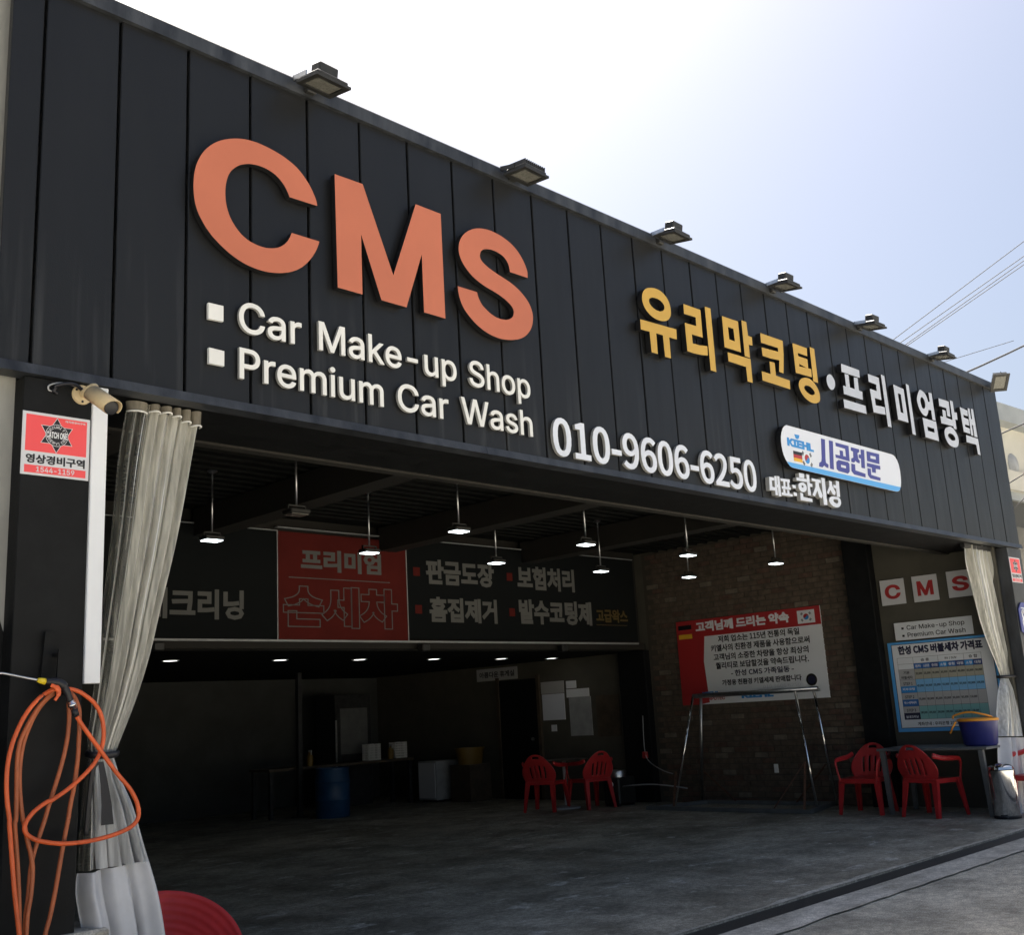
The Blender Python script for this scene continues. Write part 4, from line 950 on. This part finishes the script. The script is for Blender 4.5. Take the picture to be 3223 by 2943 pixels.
sline('가정용 친환경 키엘세제 판매합니다', fp, (790, 890), (1510, 845), .085, 'ink', pb)
sline('010 9606 6250', fp, (1160, 915), (1500, 895), .05, 'signgrey', pb, .0)
sline('KIEHL', fp, (965, 1005), (1255, 990), .085, 'logoblue', pb, .10, 'inter'); sline('KIEHL', fp, (610, 985), (770, 975), .06, 'logoblue', pb, .10, 'inter'); sline('ARPUTEC', fp, (640, 1025), (812, 1015), .05, 'red', pb, .06, 'inter')
c = P2(fp, (1598, 835)); put('seal', prism_me([[Vector((XS - .0025, c.y + math.cos(t) * .085, c.z + math.sin(t) * .085)) for t in [2 * math.pi * k / 28 for k in range(28)]]], NS, .001), 'brown', pb)
put('seal', prism_me([[Vector((XS - .0032, c.y + math.cos(t) * .058, c.z + math.sin(t) * .058)) for t in [2 * math.pi * k / 28 for k in range(28)]]], NS, .001), 'inknavy', pb)
q = PX(1900 + 832 * .65625, 1650 + 1172 * .65625, XW); tag(box('wall_socket', XW - .026, XW - .012, q.y - .035, q.y + .035, q.z - .06, q.z + .06, 'cream', bevel=.004), 'small white power socket on the brick wall below the pledge board', 'socket')

fc = reg(2600, 1650, .32587)
for ch, tl, br in (('C', (512, 550), (772, 765)), ('M', (820, 510), (1085, 730)), ('S', (1153, 463), (1430, 690))):
    a = P2(fc, tl); b = P2(fc, br); s_ = .335
    t = thing('letter_tile', (XS, a.y - s_ / 2, a.z - s_), 'square white tile with a red letter %s, high on the side wall' % ch, 'sign', 'red letter tiles on the side wall')
    box('tile', XS, XS + .012, a.y - s_, a.y, a.z - s_, a.z, 'signgrey', t, bevel=.002)
    write('lettering', ch, Vector((XS - .0005, a.y - .06, a.z - s_ + .075)), *SX, .215, 'red', t, 'inter', height=.19, bold=.06, depth=.001)
a = P2(fc, (652, 960)); b = P2(fc, (1428, 1060))
t = thing('small_sign', (XS, (a.y + b.y) / 2, b.z), 'white strip board with two black English lines above the price board', 'sign')
box('board', XS, XS + .012, b.y, a.y, b.z, a.z, 'whitepaint', t, bevel=.002)
hh = a.z - b.z; ww = a.y - b.y
for i, tx in enumerate(('Car Make-up Shop', 'Premium Car Wash')):
    write('lettering', tx, Vector((XS - .0005, a.y - ww * .165, b.z + hh * (.565 - .42 * i))), *SX, ww * .74, 'ink', t, 'inter', cap=hh * .24, bold=.02, depth=.001)
    box('bullet', XS - .0015, XS, a.y - ww * .125, a.y - ww * .095, b.z + hh * (.60 - .42 * i), b.z + hh * (.72 - .42 * i), 'ink', t)
# price board
y0, y1, z0, z1 = 1.68, .30, .93, 2.075
t = thing('price_board', (XS, 1.0, z0), 'blue framed price list board with coloured table on the side wall', 'sign')
box('board', XS, XS + .015, y1, y0, z0, z1, 'skyblue', t, bevel=.002)
W = lambda u, v, d=0: Vector((XS - .001 - d, y0 + (y1 - y0) * u, z0 + (z1 - z0) * v))
def cell(nm, u0, u1, v0, v1, m, d=0): return sheet(nm, [W(u0, v1, d), W(u1, v1, d), W(u1, v0, d), W(u0, v0, d)], NS, m, t, .0006)
M['cellgrey'] = mat('cell_grey', (.42, .42, .42), .5); M['cellblue'] = mat('cell_blue', (.20, .45, .72), .5); M['cellgreen'] = mat('cell_green', (.22, .46, .45), .5); M['cellkhaki'] = mat('cell_khaki', (.38, .37, .30), .5); M['cellnavy'] = mat('cell_navy', (.03, .06, .22), .5); M['cellmid'] = mat('cell_mid_blue', (.03, .14, .42), .5)
cell('border_line', .035, .985, .04, .975, 'ink', .0002); cell('white_field', .041, .979, .046, .969, 'whitepaint', .0006)
write('lettering', '한성 CMS 버블세차 가격표', W(.10, .855, .0008), *SX, (y0 - y1) * .80, 'inknavy', t, height=.115, bold=.075, depth=.001)
cols = [.08, .235, .315, .395, .475, .555, .635, .715, .795, .875]
vr = [.82, .75, .69, .575, .43, .28, .135]
for i in range(8): cell('table_cell', cols[i + 1], cols[i + 2], vr[2], vr[1], ('cellmid', 'cellmid', 'cellnavy', 'logoblue', 'cellmid', 'cellnavy', 'logoblue', 'cellnavy')[i], .0009)
for j, (m1, m2, m3) in enumerate((('cellgrey', 'cellgrey', 'cellkhaki'), ('cellgrey', 'logoblue', 'cellblue'), ('cellgrey', 'cellmid', 'cellgrey'), ('cellgrey', 'inknavy', 'cellgreen'))):
    vt, vb = vr[2 + j], vr[3 + j]; vm = (vt + vb) / 2
    cell('table_cell', cols[0], cols[1], vm, vt, m1, .0009); cell('table_cell', cols[0], cols[1], vb, vm, m2, .0009); cell('table_cell', cols[1], cols[9], vb, vt, m3, .0009)
for v in vr: cell('table_line', .08, .875, v - .0012, v + .0012, 'ink', .0013)
for i, u in enumerate(cols): cell('table_line', u - .001, u + .001, .135, .82 if i in (0, 1, 9) else (.82 if i in (4, 7) else .75), 'ink', .0013)
def pt(tx, u, v, w_, h_, m='ink', bold=.03): return write('lettering', tx, W(u, v, .0009), *SX, (y0 - y1) * w_, m, t, height=(z1 - z0) * h_, bold=bold, depth=.0008)
pt('승 용', .31, .768, .08, .035); pt('RV / SUV', .54, .768, .11, .03); pt('승 합', .76, .768, .08, .035)
for i, tx in enumerate(('경차', '소준중형', '중대형', '소형', '중형', '대형', '소형', '대형')): pt(tx, cols[i + 1] + .012, .703, .056, .032, 'whitepaint')
pt('기본', .125, .635, .06, .035); pt('버블세차', .10, .582, .11, .035)
for k, v in ((1, .515), (2, .368), (3, .22)): pt('STEP %d' % k, .11, v, .09, .032)
for v, tx in ((.455, '외부코팅'), (.305, '왁스+광택세차'), (.15, '실내크리닝')): pt(tx, .095, v, .12, .03, 'whitepaint')
for v, rowt in ((.62, '20,000 25,000 30,000 30,000 35,000 40,000 35,000 50,000'), (.485, '45,000 50,000 55,000 55,000 60,000 65,000 80,000 100,000'), (.338, '75,000 80,000 85,000 85,000 90,000 95,000 110,000'), (.19, '180,000 200,000 200,000 200,000 220,000 220,000 230,000')):
    for i, tx in enumerate(rowt.split()): pt(tx, cols[i + 1] + .008, v, .064, .03, 'ink', .05)
pt('계좌안내 : 우리은행 1002-', .20, .065, .40, .04)

# steel rack in front of the brick wall
rk = thing('pipe_rack', (13.2, 3.7, 0), 'welded steel pipe rack with splayed legs before the pledge board', 'rack')
zt = 1.55
topA, topB = Vector((13.32, 4.55, zt)), Vector((13.32, 2.52, zt))
put('top_pipe', join([tube_me([topA, topB], .027, 12), tube_me([topA + Vector((.05, 0, -.02)), topB + Vector((.05, 0, -.02))], .018, 10)]), 'steel', rk)
for foot, top, kind in (((13.05, 4.84, .02), topA, 0), ((13.70, 4.83, .02), topA + Vector((.05, -.1, 0)), 1), ((13.02, 2.55, .02), topB.lerp(topA, .17), 0), ((13.57, 2.57, .02), topB + Vector((.03, .08, 0)), 0)):
    put('leg', tube_me([foot, Vector(foot).lerp(top, .5), top], .018 if kind == 0 else .02, 10), 'chrome' if kind == 0 else 'steel', rk)
for a, b in (((12.68, 5.06, .03), (12.68, 2.43, .03)), ((13.64, 4.7, .03), (13.70, 2.7, .03)), ((12.68, 4.95, .03), (13.64, 4.7, .03)), ((12.68, 2.47, .03), (13.70, 2.7, .03))): put('base_rail', bar_me(a, b, .05, .05), 'tablegrey', rk)
M['rust'] = mat('rusted_steel', (.10, .045, .025), .7, var=.4, scale=20)
for a, b in (((12.70, 3.0, .05), (13.03, 2.66, .62)), ((12.70, 2.55, .05), (13.03, 2.66, .62)), ((12.70, 4.6, .05), (13.08, 4.80, .50)), ((13.62, 3.2, .05), (13.55, 2.66, .55)), ((13.64, 4.2, .05), (13.66, 4.78, .5))): put('brace', bar_me(a, b, .03, .012), 'rust', rk)

# ------------------------------------------------------------------ monobloc chairs
def chair_parts(root):
    def sheet_me(fn, nu, nv, keep=lambda u, v: True):
        V = [fn(i / nu, j / nv) for j in range(nv + 1) for i in range(nu + 1)]; F = []
        for j in range(nv):
            for i in range(nu):
                if keep((i + .5) / nu, (j + .5) / nv): k = j * (nu + 1) + i; F.append((k, k + 1, k + nu + 2, k + nu + 1))
        return me_of(V, F, True)
    def solid(o, th):
        m_ = o.modifiers.new('thick', 'SOLIDIFY'); m_.thickness = th; m_.offset = 0
    def seat(u, v):
        x = (u - .5) * 2; y = -.235 + v * .45; z = .425 - .018 * (1 - x * x) * math.sin(math.pi * v) - (.05 * max(0, (.12 - v) / .12) ** 2)
        return (x * (.235 - .02 * v), y, z)
    solid(put('seat', sheet_me(seat, 14, 14), 'redplastic', root, True), .014)
    ms = []
    for s in (-1, 1): ms.append(bar_me((s * .228, -.215, .405), (s * .21, .20, .405), .016, .05))
    ms.append(bar_me((-.225, -.222, .395), (.225, -.222, .395), .016, .055)); ms.append(bar_me((-.205, .205, .41), (.205, .205, .41), .016, .045))
    put('apron', join(ms), 'redplastic', root, True)
    def back(u, v):
        s = (u - .5) * 2; wid = .215 + .055 * math.sin(math.pi * min(1, v * .95 + .05)); top = .83 - .15 * abs(s) ** 2.2
        return (s * wid, .20 + .135 * v - .075 * s * s * (.4 + .6 * v), .42 + (top - .42) * v)
    def keep(u, v):
        s = (u - .5) * 2
        if .84 < v < .91 and abs(s) < .26: return False
        if .14 < v < .62:
            for c_ in (-.42, -.14, .14, .42):
                if abs(s - c_) < .055: return False
        return True
    solid(put('backrest', sheet_me(back, 42, 26, keep), 'redplastic', root, True), .012)
    for s in (-1, 1):
        pts = spline([(s * .245, .24, .70), (s * .275, .12, .665), (s * .285, -.05, .655), (s * .282, -.185, .645), (s * .270, -.232, .60), (s * .252, -.238, .50), (s * .236, -.228, .40)], 5)
        put('armrest', tube_me(pts, [.030] * 12 + [.027] * 10 + [.022] * 9, 10, flat=.55), 'redplastic', root, True)
    for s in (-1, 1):
        put('leg', join([bar_me((s * .222, -.205, .43), (s * .262, -.262, 0), .075, .022, .040, .018, up=(0, 1, 0)), bar_me((s * .245, -.185, .43), (s * .275, -.245, 0), .020, .06, .016, .034, up=(0, 1, 0))]), 'redplastic', root, True)
        put('leg', join([bar_me((s * .195, .195, .43), (s * .235, .275, 0), .075, .022, .040, .018, up=(0, 1, 0)), bar_me((s * .215, .175, .43), (s * .25, .255, 0), .020, .06, .016, .034, up=(0, 1, 0))]), 'redplastic', root, True)
def copy_tree(src, loc, rz, label):
    r = src.copy(); col.objects.link(r); r.location = loc; r.rotation_euler = (0, 0, rz); r['label'] = label
    for ch in list(src.children):
        c = ch.copy(); col.objects.link(c); c.parent = r
    return r
ch0 = thing('plastic_chair', (12.97, 1.80, 0), 'red plastic armchair facing out, left of the steel legged table', 'chair', 'red plastic armchairs', R(-90 + 4))
chair_parts(ch0)
copy_tree(ch0, (12.86, .92, 0), R(90 - 12), 'red plastic armchair with its back to the yard, drawn up to the steel legged table')
copy_tree(ch0, (13.42, -.16, 0), R(-98), 'red plastic armchair cut by the right picture edge, beside the right curtain')
copy_tree(ch0, (12.25, 6.62, 0), R(110), 'red plastic armchair left of the small round table deep in the bay')
copy_tree(ch0, (12.78, 6.18, 0), R(165), 'red plastic armchair right of the small round table deep in the bay')

tb = thing('side_table', (13.15, .85, 0), 'grey steel legged table under the price board', 'table')
box('table_top', 12.78, 13.60, .18, 1.52, .745, .775, 'tablegrey', tb, bevel=.004)
for x, y in ((12.82, .26), (12.82, 1.46), (13.55, .26), (13.55, 1.46)):
    put('leg', bar_me((x, y, .744), (x + (.06 if x < 13 else -.03), y, 0), .055, .055, .045, .045, up=(0, 1, 0)), 'tablegrey', tb)
bk = thing('cooler_bucket', (13.12, .44, .776), 'dark blue bucket with orange lid and handle on the table', 'bucket')
Mb = Matrix.Translation((13.12, .37, .776))
put('tub', lathe_me([(0, 0), (.165, 0), (.185, .02), (.215, .285), (.205, .285), (.175, .02), (0, .012)], 36, Mb, .8, 1.05), 'bluebucket', bk)
put('lid', lathe_me([(0, .318), (.20, .318), (.226, .308), (.230, .284), (.222, .282), (0, .29)], 36, Mb, .8, 1.05), 'orangelid', bk)
tube('handle', spline([(13.12 - .14, .60, 1.10), (13.02, .60, 1.13), (13.0, .42, 1.165), (13.03, .25, 1.13), (13.12, .20, 1.10)], 8), .011, 'orangelid', bk, 8)
tube('handle_end', [(12.95, .56, 1.06), (12.94, .60, 1.00), (12.935, .64, .93)], .011, 'orangelid', bk, 8)
bi = thing('steel_bin', (12.80, .05, 0), 'polished round steel pedal bin beside the right curtain', 'bin')
Mi = Matrix.Translation((12.80, .06, 0))
put('body', lathe_me([(0, .02), (.128, .02), (.135, .03), (.14, .52), (.134, .525), (0, .525)], 40, Mi), 'chrome', bi)
put('lid', lathe_me([(0, .60), (.09, .588), (.135, .556), (.142, .528), (0, .526)], 40, Mi), 'chrome', bi)
put('base_ring', lathe_me([(0, 0), (.142, 0), (.144, .028), (.13, .03), (0, .03)], 40, Mi), 'ink', bi)
put('pedal', box_me(12.64, 12.68, .0, .10, .012, .028, bevel=.004), 'ink', bi)

# ------------------------------------------------------------------ deep in the bay
r4 = reg(1200, 2000, .496); XD = XW - .012
def poster(lab, tl, br, m, txt=(), nm='wall_poster'):
    a = PX(*r4(tl), XD); b = PX(*r4(br), XD); t_ = thing(nm, (XD, (a.y + b.y) / 2, b.z), lab, 'poster')
    box('paper', XD - .004, XD + .008, b.y, a.y, b.z, a.z, m, t_)
    for tx, u, v, w_, h_, mm in txt: write('lettering', tx, Vector((XD - .0045, a.y + (b.y - a.y) * u, b.z + (a.z - b.z) * v)), *SX, (a.y - b.y) * w_, mm, t_, height=(a.z - b.z) * h_, bold=.04, depth=.001)
    return t_
poster('pale signboard with black Hangul over the rest room door', (605, 222), (865, 275), 'cellgrey', [('아름다운 휴게실', .07, .25, .86, .5, 'ink')], 'door_sign')
poster('grey notice sheet above the larger one on the rear side wall', (1012, 300), (1160, 365), 'cellgrey')
poster('large grey notice with dark bar on the rear side wall', (1020, 378), (1170, 535), 'bluewhite', [('CAR WASH NOTICE', .2, .32, .6, .1, 'ink')][:0])
poster('small white slip, upper right of the rear notices', (1172, 292), (1237, 335), 'whitepaint')
poster('narrow white slip with short lines below the small slip', (1174, 345), (1320, 387), 'whitepaint', [('| | | | | |', .05, .2, .9, .5, 'grey')][:0])
poster('grey framed board right of the rear notices', (1190, 395), (1345, 635), 'grey')
poster('brown panel beside the rear dark column', (1360, 385), (1525, 640), 'wood')
poster('small white card low on the rear side wall', (1080, 570), (1115, 610), 'whitepaint')
dr = thing('rest_room_door', (XW, 8.6, 0), 'dark door in the rear side wall under the pale signboard', 'door')
box('door_leaf', XW - .03, XW - .001, 8.14, 9.06, 0, 2.02, 'blackpaint', dr); box('door_frame', XW - .05, XW - .001, 9.062, 9.13, 0, 2.08, 'wood', dr); box('door_frame', XW - .05, XW - .001, 8.07, 8.138, 0, 2.08, 'wood', dr)
put('door_handle', lathe_me([(0, .05), (.025, .05), (.025, .02), (.012, .0), (0, 0)], 12, Matrix.Translation((XW - .03, 8.26, 1.0)) @ Matrix.Rotation(R(-90), 4, 'Y')), 'steel', dr)
rt_ = thing('round_table', (12.6, 6.55, 0), 'small round table with white pedestal deep in the bay', 'table')
Mr = Matrix.Translation((12.62, 6.55, 0))
put('table_top', lathe_me([(0, .72), (.36, .72), (.37, .71), (.36, .70), (0, .70)], 32, Mr), 'wood', rt_); put('pedestal', lathe_me([(.03, .70), (.028, .05), (.032, .04)], 16, Mr), 'whitepaint', rt_)
put('foot', lathe_me([(0, .05), (.05, .05), (.20, .02), (.21, 0), (0, 0)], 24, Mr), 'grey', rt_)
cp = thing('air_compressor', (13.2, 5.9, 0), 'small dark compressor box with steel cap by the rear column', 'compressor')
box('housing', 12.98, 13.38, 5.80, 6.12, .03, .42, 'lampblack', cp, bevel=.02); put('cap', lathe_me([(0, .10), (.12, .10), (.13, .08), (.13, 0), (0, 0)], 24, Matrix.Translation((13.15, 5.95, .42))), 'steel', cp)
put('dial', lathe_me([(0, .012), (.04, .012), (.045, 0), (0, 0)], 16, Matrix.Translation((12.979, 5.95, .32)) @ Matrix.Rotation(R(-90), 4, 'Y')), 'cream', cp)
for x in (13.02, 13.34): box('foot', x - .03, x + .03, 5.84, 6.08, 0, .03, 'ink', cp)
bar_ = thing('water_barrel', (10.6, 9.7, 0), 'tall blue plastic barrel beside the rear workbench', 'barrel')
Mw = Matrix.Translation((10.62, 9.75, 0))
put('body', lathe_me([(0, 0), (.26, 0), (.27, .02), (.275, .25), (.285, .27), (.275, .29), (.275, .52), (.285, .54), (.275, .56), (.26, .72), (.25, .74), (0, .74)], 36, Mw), 'barrel', bar_)
put('rim', lathe_me([(.24, .73), (.27, .73), (.272, .76), (.24, .76), (.24, .73)], 36, Mw), 'barrel', bar_)
wbn = thing('workbench', (11, 10.6, 0), 'long timber topped workbench at the rear of the bay', 'workbench')
box('bench_top', 9.9, 12.9, 10.45, 11.05, .74, .78, 'wood', wbn)
for x in (9.96, 11.4, 12.84):
    for y in (10.5, 11.0): box('leg', x - .03, x + .03, y - .03, y + .03, 0, .739, 'darksteel', wbn)
def bottle(x, y, z, lab, m):
    t_ = thing('spray_bottle', (x, y, z), lab, 'bottle'); Mx = Matrix.Translation((x, y, z))
    put('body', lathe_me([(0, 0), (.05, 0), (.055, .01), (.055, .15), (.02, .20), (.016, .22), (0, .22)], 16, Mx), m, t_)
    put('nozzle', join([box_me(x - .014, x + .014, y - .05, y + .03, z + .221, z + .255, .004), box_me(x - .006, x + .006, y - .045, y - .03, z + .18, z + .221)]), 'grey', t_)
bottle(10.75, 10.55, .781, 'dull yellow spray bottle on the left end of the rear workbench', 'cone'); bottle(12.5, 10.6, .781, 'dull yellow spray bottle right on the rear workbench', 'cone')
def basket(x, y, z, lab):
    t_ = thing('plastic_basket', (x, y, z), lab, 'basket', 'white lattice baskets on the rear workbench'); ms = []
    for k in range(9):
        for s_ in (-1, 1): u = -.12 + .03 * k; ms.append(box_me(x + u - .005, x + u + .005, y + s_ * .09 - .004, y + s_ * .09 + .004, z, z + .27)); 
    for k in range(7):
        for s_ in (-1, 1): u = -.09 + .03 * k; ms.append(box_me(x + s_ * .125 - .004, x + s_ * .125 + .004, y + u - .005, y + u + .005, z, z + .27))
    put('lattice', join(ms), 'cream', t_); ms = []
    for k in range(7):
        zz = z + .012 + k * .042; ms.append(box_me(x - .131, x + .131, y - .097, y - .0945, zz, zz + .012)); ms.append(box_me(x - .1325, x - .130, y - .094, y + .094, zz, zz + .012)); ms.append(box_me(x - .131, x + .131, y + .0945, y + .097, zz, zz + .012))
    put('hoop', join(ms), 'cream', t_); box('base', x - .12, x + .12, y - .085, y + .085, z, z + .006, 'cream', t_)
basket(12.15, 10.7, .782, 'left of two white lattice baskets on the rear workbench'); basket(12.75, 10.7, .782, 'right of two white lattice baskets on the rear workbench')
wc = thing('storage_cabinet', (13.2, 10.1, 0), 'pale grey low cabinet under the rear workbench end', 'cabinet')
box('carcass', 12.95, 13.55, 9.9, 10.4, .04, .70, 'grey', wc, bevel=.006); box('door', 12.935, 12.949, 9.93, 10.37, .07, .67, 'signgrey', wc, bevel=.003); box('plinth', 13.0, 13.5, 9.95, 10.35, 0, .04, 'ink', wc)
yb = thing('storage_crate', (13.3, 9.3, 0), 'dull yellow plastic crate stacked on a box by the rear door', 'crate')
box('box', 13.1, 13.6, 9.2, 9.7, 0, .62, 'wood', yb); put('crate', lathe_me([(0, 0), (.23, 0), (.28, .26), (.295, .26), (.295, .28), (.27, .28), (.22, .015), (0, .015)], 24, Matrix.Translation((13.35, 9.45, .622)), 1, .8), 'cone', yb)
pl_ = thing('tool_locker', (11.6, 11.4, 0), 'tall steel edged locker standing behind the rear workbench', 'locker')
box('body', 11.75, 12.55, 11.2, 11.8, .0, 1.95, 'darksteel', pl_, bevel=.01); box('edge_strip', 11.74, 11.775, 11.19, 11.20, .1, 1.5, 'steel', pl_); box('panel', 11.85, 12.45, 11.185, 11.199, .9, 1.7, 'tablegrey', pl_)
po = thing('support_post', (10.4, 10.35, 0), 'slim grey post rising from the left end of the rear workbench', 'post')
box('post', 10.36, 10.44, 10.30, 10.38, 0, 2.299, 'darksteel', po, bevel=.004); box('post_foot', 10.30, 10.50, 10.24, 10.44, 0, .012, 'darksteel', po)
hs = thing('floor_hose', (12.9, 5.2, 0), 'thin pale hose lying along the floor by the rear column', 'hose')
tube('strand', spline([(13.3, 6.0, .25), (13.0, 5.7, .30), (12.95, 5.2, .33), (13.0, 4.9, .31), (13.05, 4.6, .27)], 8), .009, 'grey', hs, 8)
tube('strand', spline([(13.62, 5.75, 1.3), (13.60, 5.75, .8), (13.5, 5.6, .62), (13.3, 5.2, .5), (13.2, 4.95, .46)], 8), .007, 'grey', hs, 8)
put('clip', box_me(13.56, 13.62, 5.70, 5.78, .66, .76, .01), 'red', hs)

# ================================================================== RIGHT-HAND BACKGROUND
n0 = PY(3132, 1262, 2.0); ux = Vector((1, -.062, 0)).normalized(); uy = Vector((.062, 1, 0)).normalized()
nb = thing('neighbour_building', (23, 6, 0), 'cream rendered building with grey eaves right of the shop', 'building')
def nbox(nm, a0, a1, b0, b1, z0, z1, m):
    Mx = Matrix(((ux.x, uy.x, 0, n0.x), (ux.y, uy.y, 0, n0.y), (0, 0, 1, 0), (0, 0, 0, 1)))
    return put(nm, box_me(a0, a1, b0, b1, z0, z1, 0, Mx), m, nb)
ze = n0.z; z1 = PY(3141, 1321, 2.0).z; z2 = PY(3167, 1472, 2.0).z; z3 = PY(3183, 1562, 2.0).z; z4 = PY(3202, 1655, 2.0).z
nbox('eave', -2.2, 9, 0, 9, z1 + .02, ze, 'neave'); nbox('upper_wall', -1.8, 9, .25, 8.5, z2, z1 + .018, 'nwall')
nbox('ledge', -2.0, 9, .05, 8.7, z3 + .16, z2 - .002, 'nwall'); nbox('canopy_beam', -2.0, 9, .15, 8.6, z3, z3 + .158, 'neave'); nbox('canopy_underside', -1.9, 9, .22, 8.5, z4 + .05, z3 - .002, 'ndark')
for aa in (-1.6, 5.0, 8.6):
    for bb in (.6, 8.0): nbox('post', aa - .15, aa + .15, bb - .15, bb + .15, 0, z4 + .048, 'neave')
nbox('downpipe', .35, .43, .16, .24, z3, z1, 'cream'); nbox('window_frame', 1.6, 3.0, .22, .252, z2 + .35, z1 - .2, 'neave'); nbox('window_pane', 1.68, 2.92, .20, .219, z2 + .43, z1 - .28, 'lampglass')
put('round_lamp', lathe_me([(0, .06), (.16, .05), (.22, 0), (.2, -.04), (0, -.04)], 24, Matrix.Translation(PY(3222, 1455, 2.0) + Vector((0, .20, 0))) @ Matrix.Rotation(R(90), 4, 'X')), 'grey', nb)
def wire(lab, p, q, d0, d1, r, sag=0, m='cable', ext=(1.5, 7)):
    a = PY(*p, d0); b = PY(*q, d1); a, b = a + (a - b) * ext[0], b + (b - a) * ext[1]; pts = []
    for k in range(13): t_ = k / 12; w_ = a.lerp(b, t_); w_.z -= sag * 4 * t_ * (1 - t_); pts.append(w_)
    tag(put('overhead_wire', tube_me(pts, r, 6), m), lab, 'wire', 'overhead wires behind the parapet')
fw = reg(2600, 900, .30903)
wire('topmost of four thin wires rising right behind the parapet', fw((680, 550)), fw((1410, 0)), 9, 7, .013)
wire('second highest of four thin wires rising right behind the parapet', fw((750, 582)), fw((1580, 0)), 9, 7, .013)
wire('third highest of four thin wires rising right behind the parapet', fw((805, 600)), fw((1650, 0)), 9, 7, .013)
wire('lowest of four thin wires rising right behind the parapet', fw((825, 608)), fw((1700, 0)), 9, 7, .013)
wire('thick grey cable curving up right beyond the parapet corner', fw((1360, 848)), fw((2016, 512)), 5, 4, .026, .25, ext=(.9, 3.0))
wire('thin wire meeting the thick cable above the parapet corner', fw((1320, 738)), fw((1900, 560)), 5, 4.2, .008, 0, ext=(.7, .02))
fz = reg(3000, 1150, .4077)
wire('pale rod like wire crossing the neighbour\'s upper wall', fz((365, 530)), fz((547, 450)), 1.2, .8, .012, 0, 'cable', (3, 8))
wire('lower pale wire crossing the neighbour\'s ledge', fz((432, 910)), fz((547, 840)), 1.2, .8, .010, 0, 'cable', (3, 8))
wire('thin wire across the neighbour\'s dark canopy', fz((465, 1105)), fz((547, 1030)), 1.2, .8, .009, 0, 'cable', (3, 8))
# blue address plate on the right pier's flank
fa = reg(3040, 1700, .5112); ya = -.02
ap = thing('address_plate', (14.45, ya, 2.0), 'blue house number plate at the right picture edge', 'sign')
a = PY(*fa((325, 420)), ya); zt_ = PY(*fa((340, 385)), ya).z; zm = PY(*fa((330, 425)), ya).z; zb_ = PY(*fa((345, 560)), ya).z; wd = .36
pt5 = [Vector((a.x, ya, zb_)), Vector((a.x, ya, zm)), Vector((a.x + .10, ya, zt_)), Vector((a.x + wd - .10, ya, zt_)), Vector((a.x + wd, ya, zm)), Vector((a.x + wd, ya, zb_)), Vector((a.x + wd / 2, ya, zb_ - .08))]
put('plate', prism_me([pt5], NF, .012), 'addr', ap)
write('lettering', '고잔', Vector((a.x + .06, ya - .0005, zm - .06)), *FX, .24, 'whitepaint', ap, height=.09, bold=.04, depth=.001)
write('lettering', '8', Vector((a.x + .06, ya - .0005, zb_ + .03)), *FX, .12, 'whitepaint', ap, height=.24, bold=.05, depth=.001)
box('pole', a.x + wd / 2 - .03, a.x + wd / 2 + .03, ya + .013, ya + .07, 0, zt_ - .02, 'steel', ap)

bpy.data.scenes.remove(_ts)
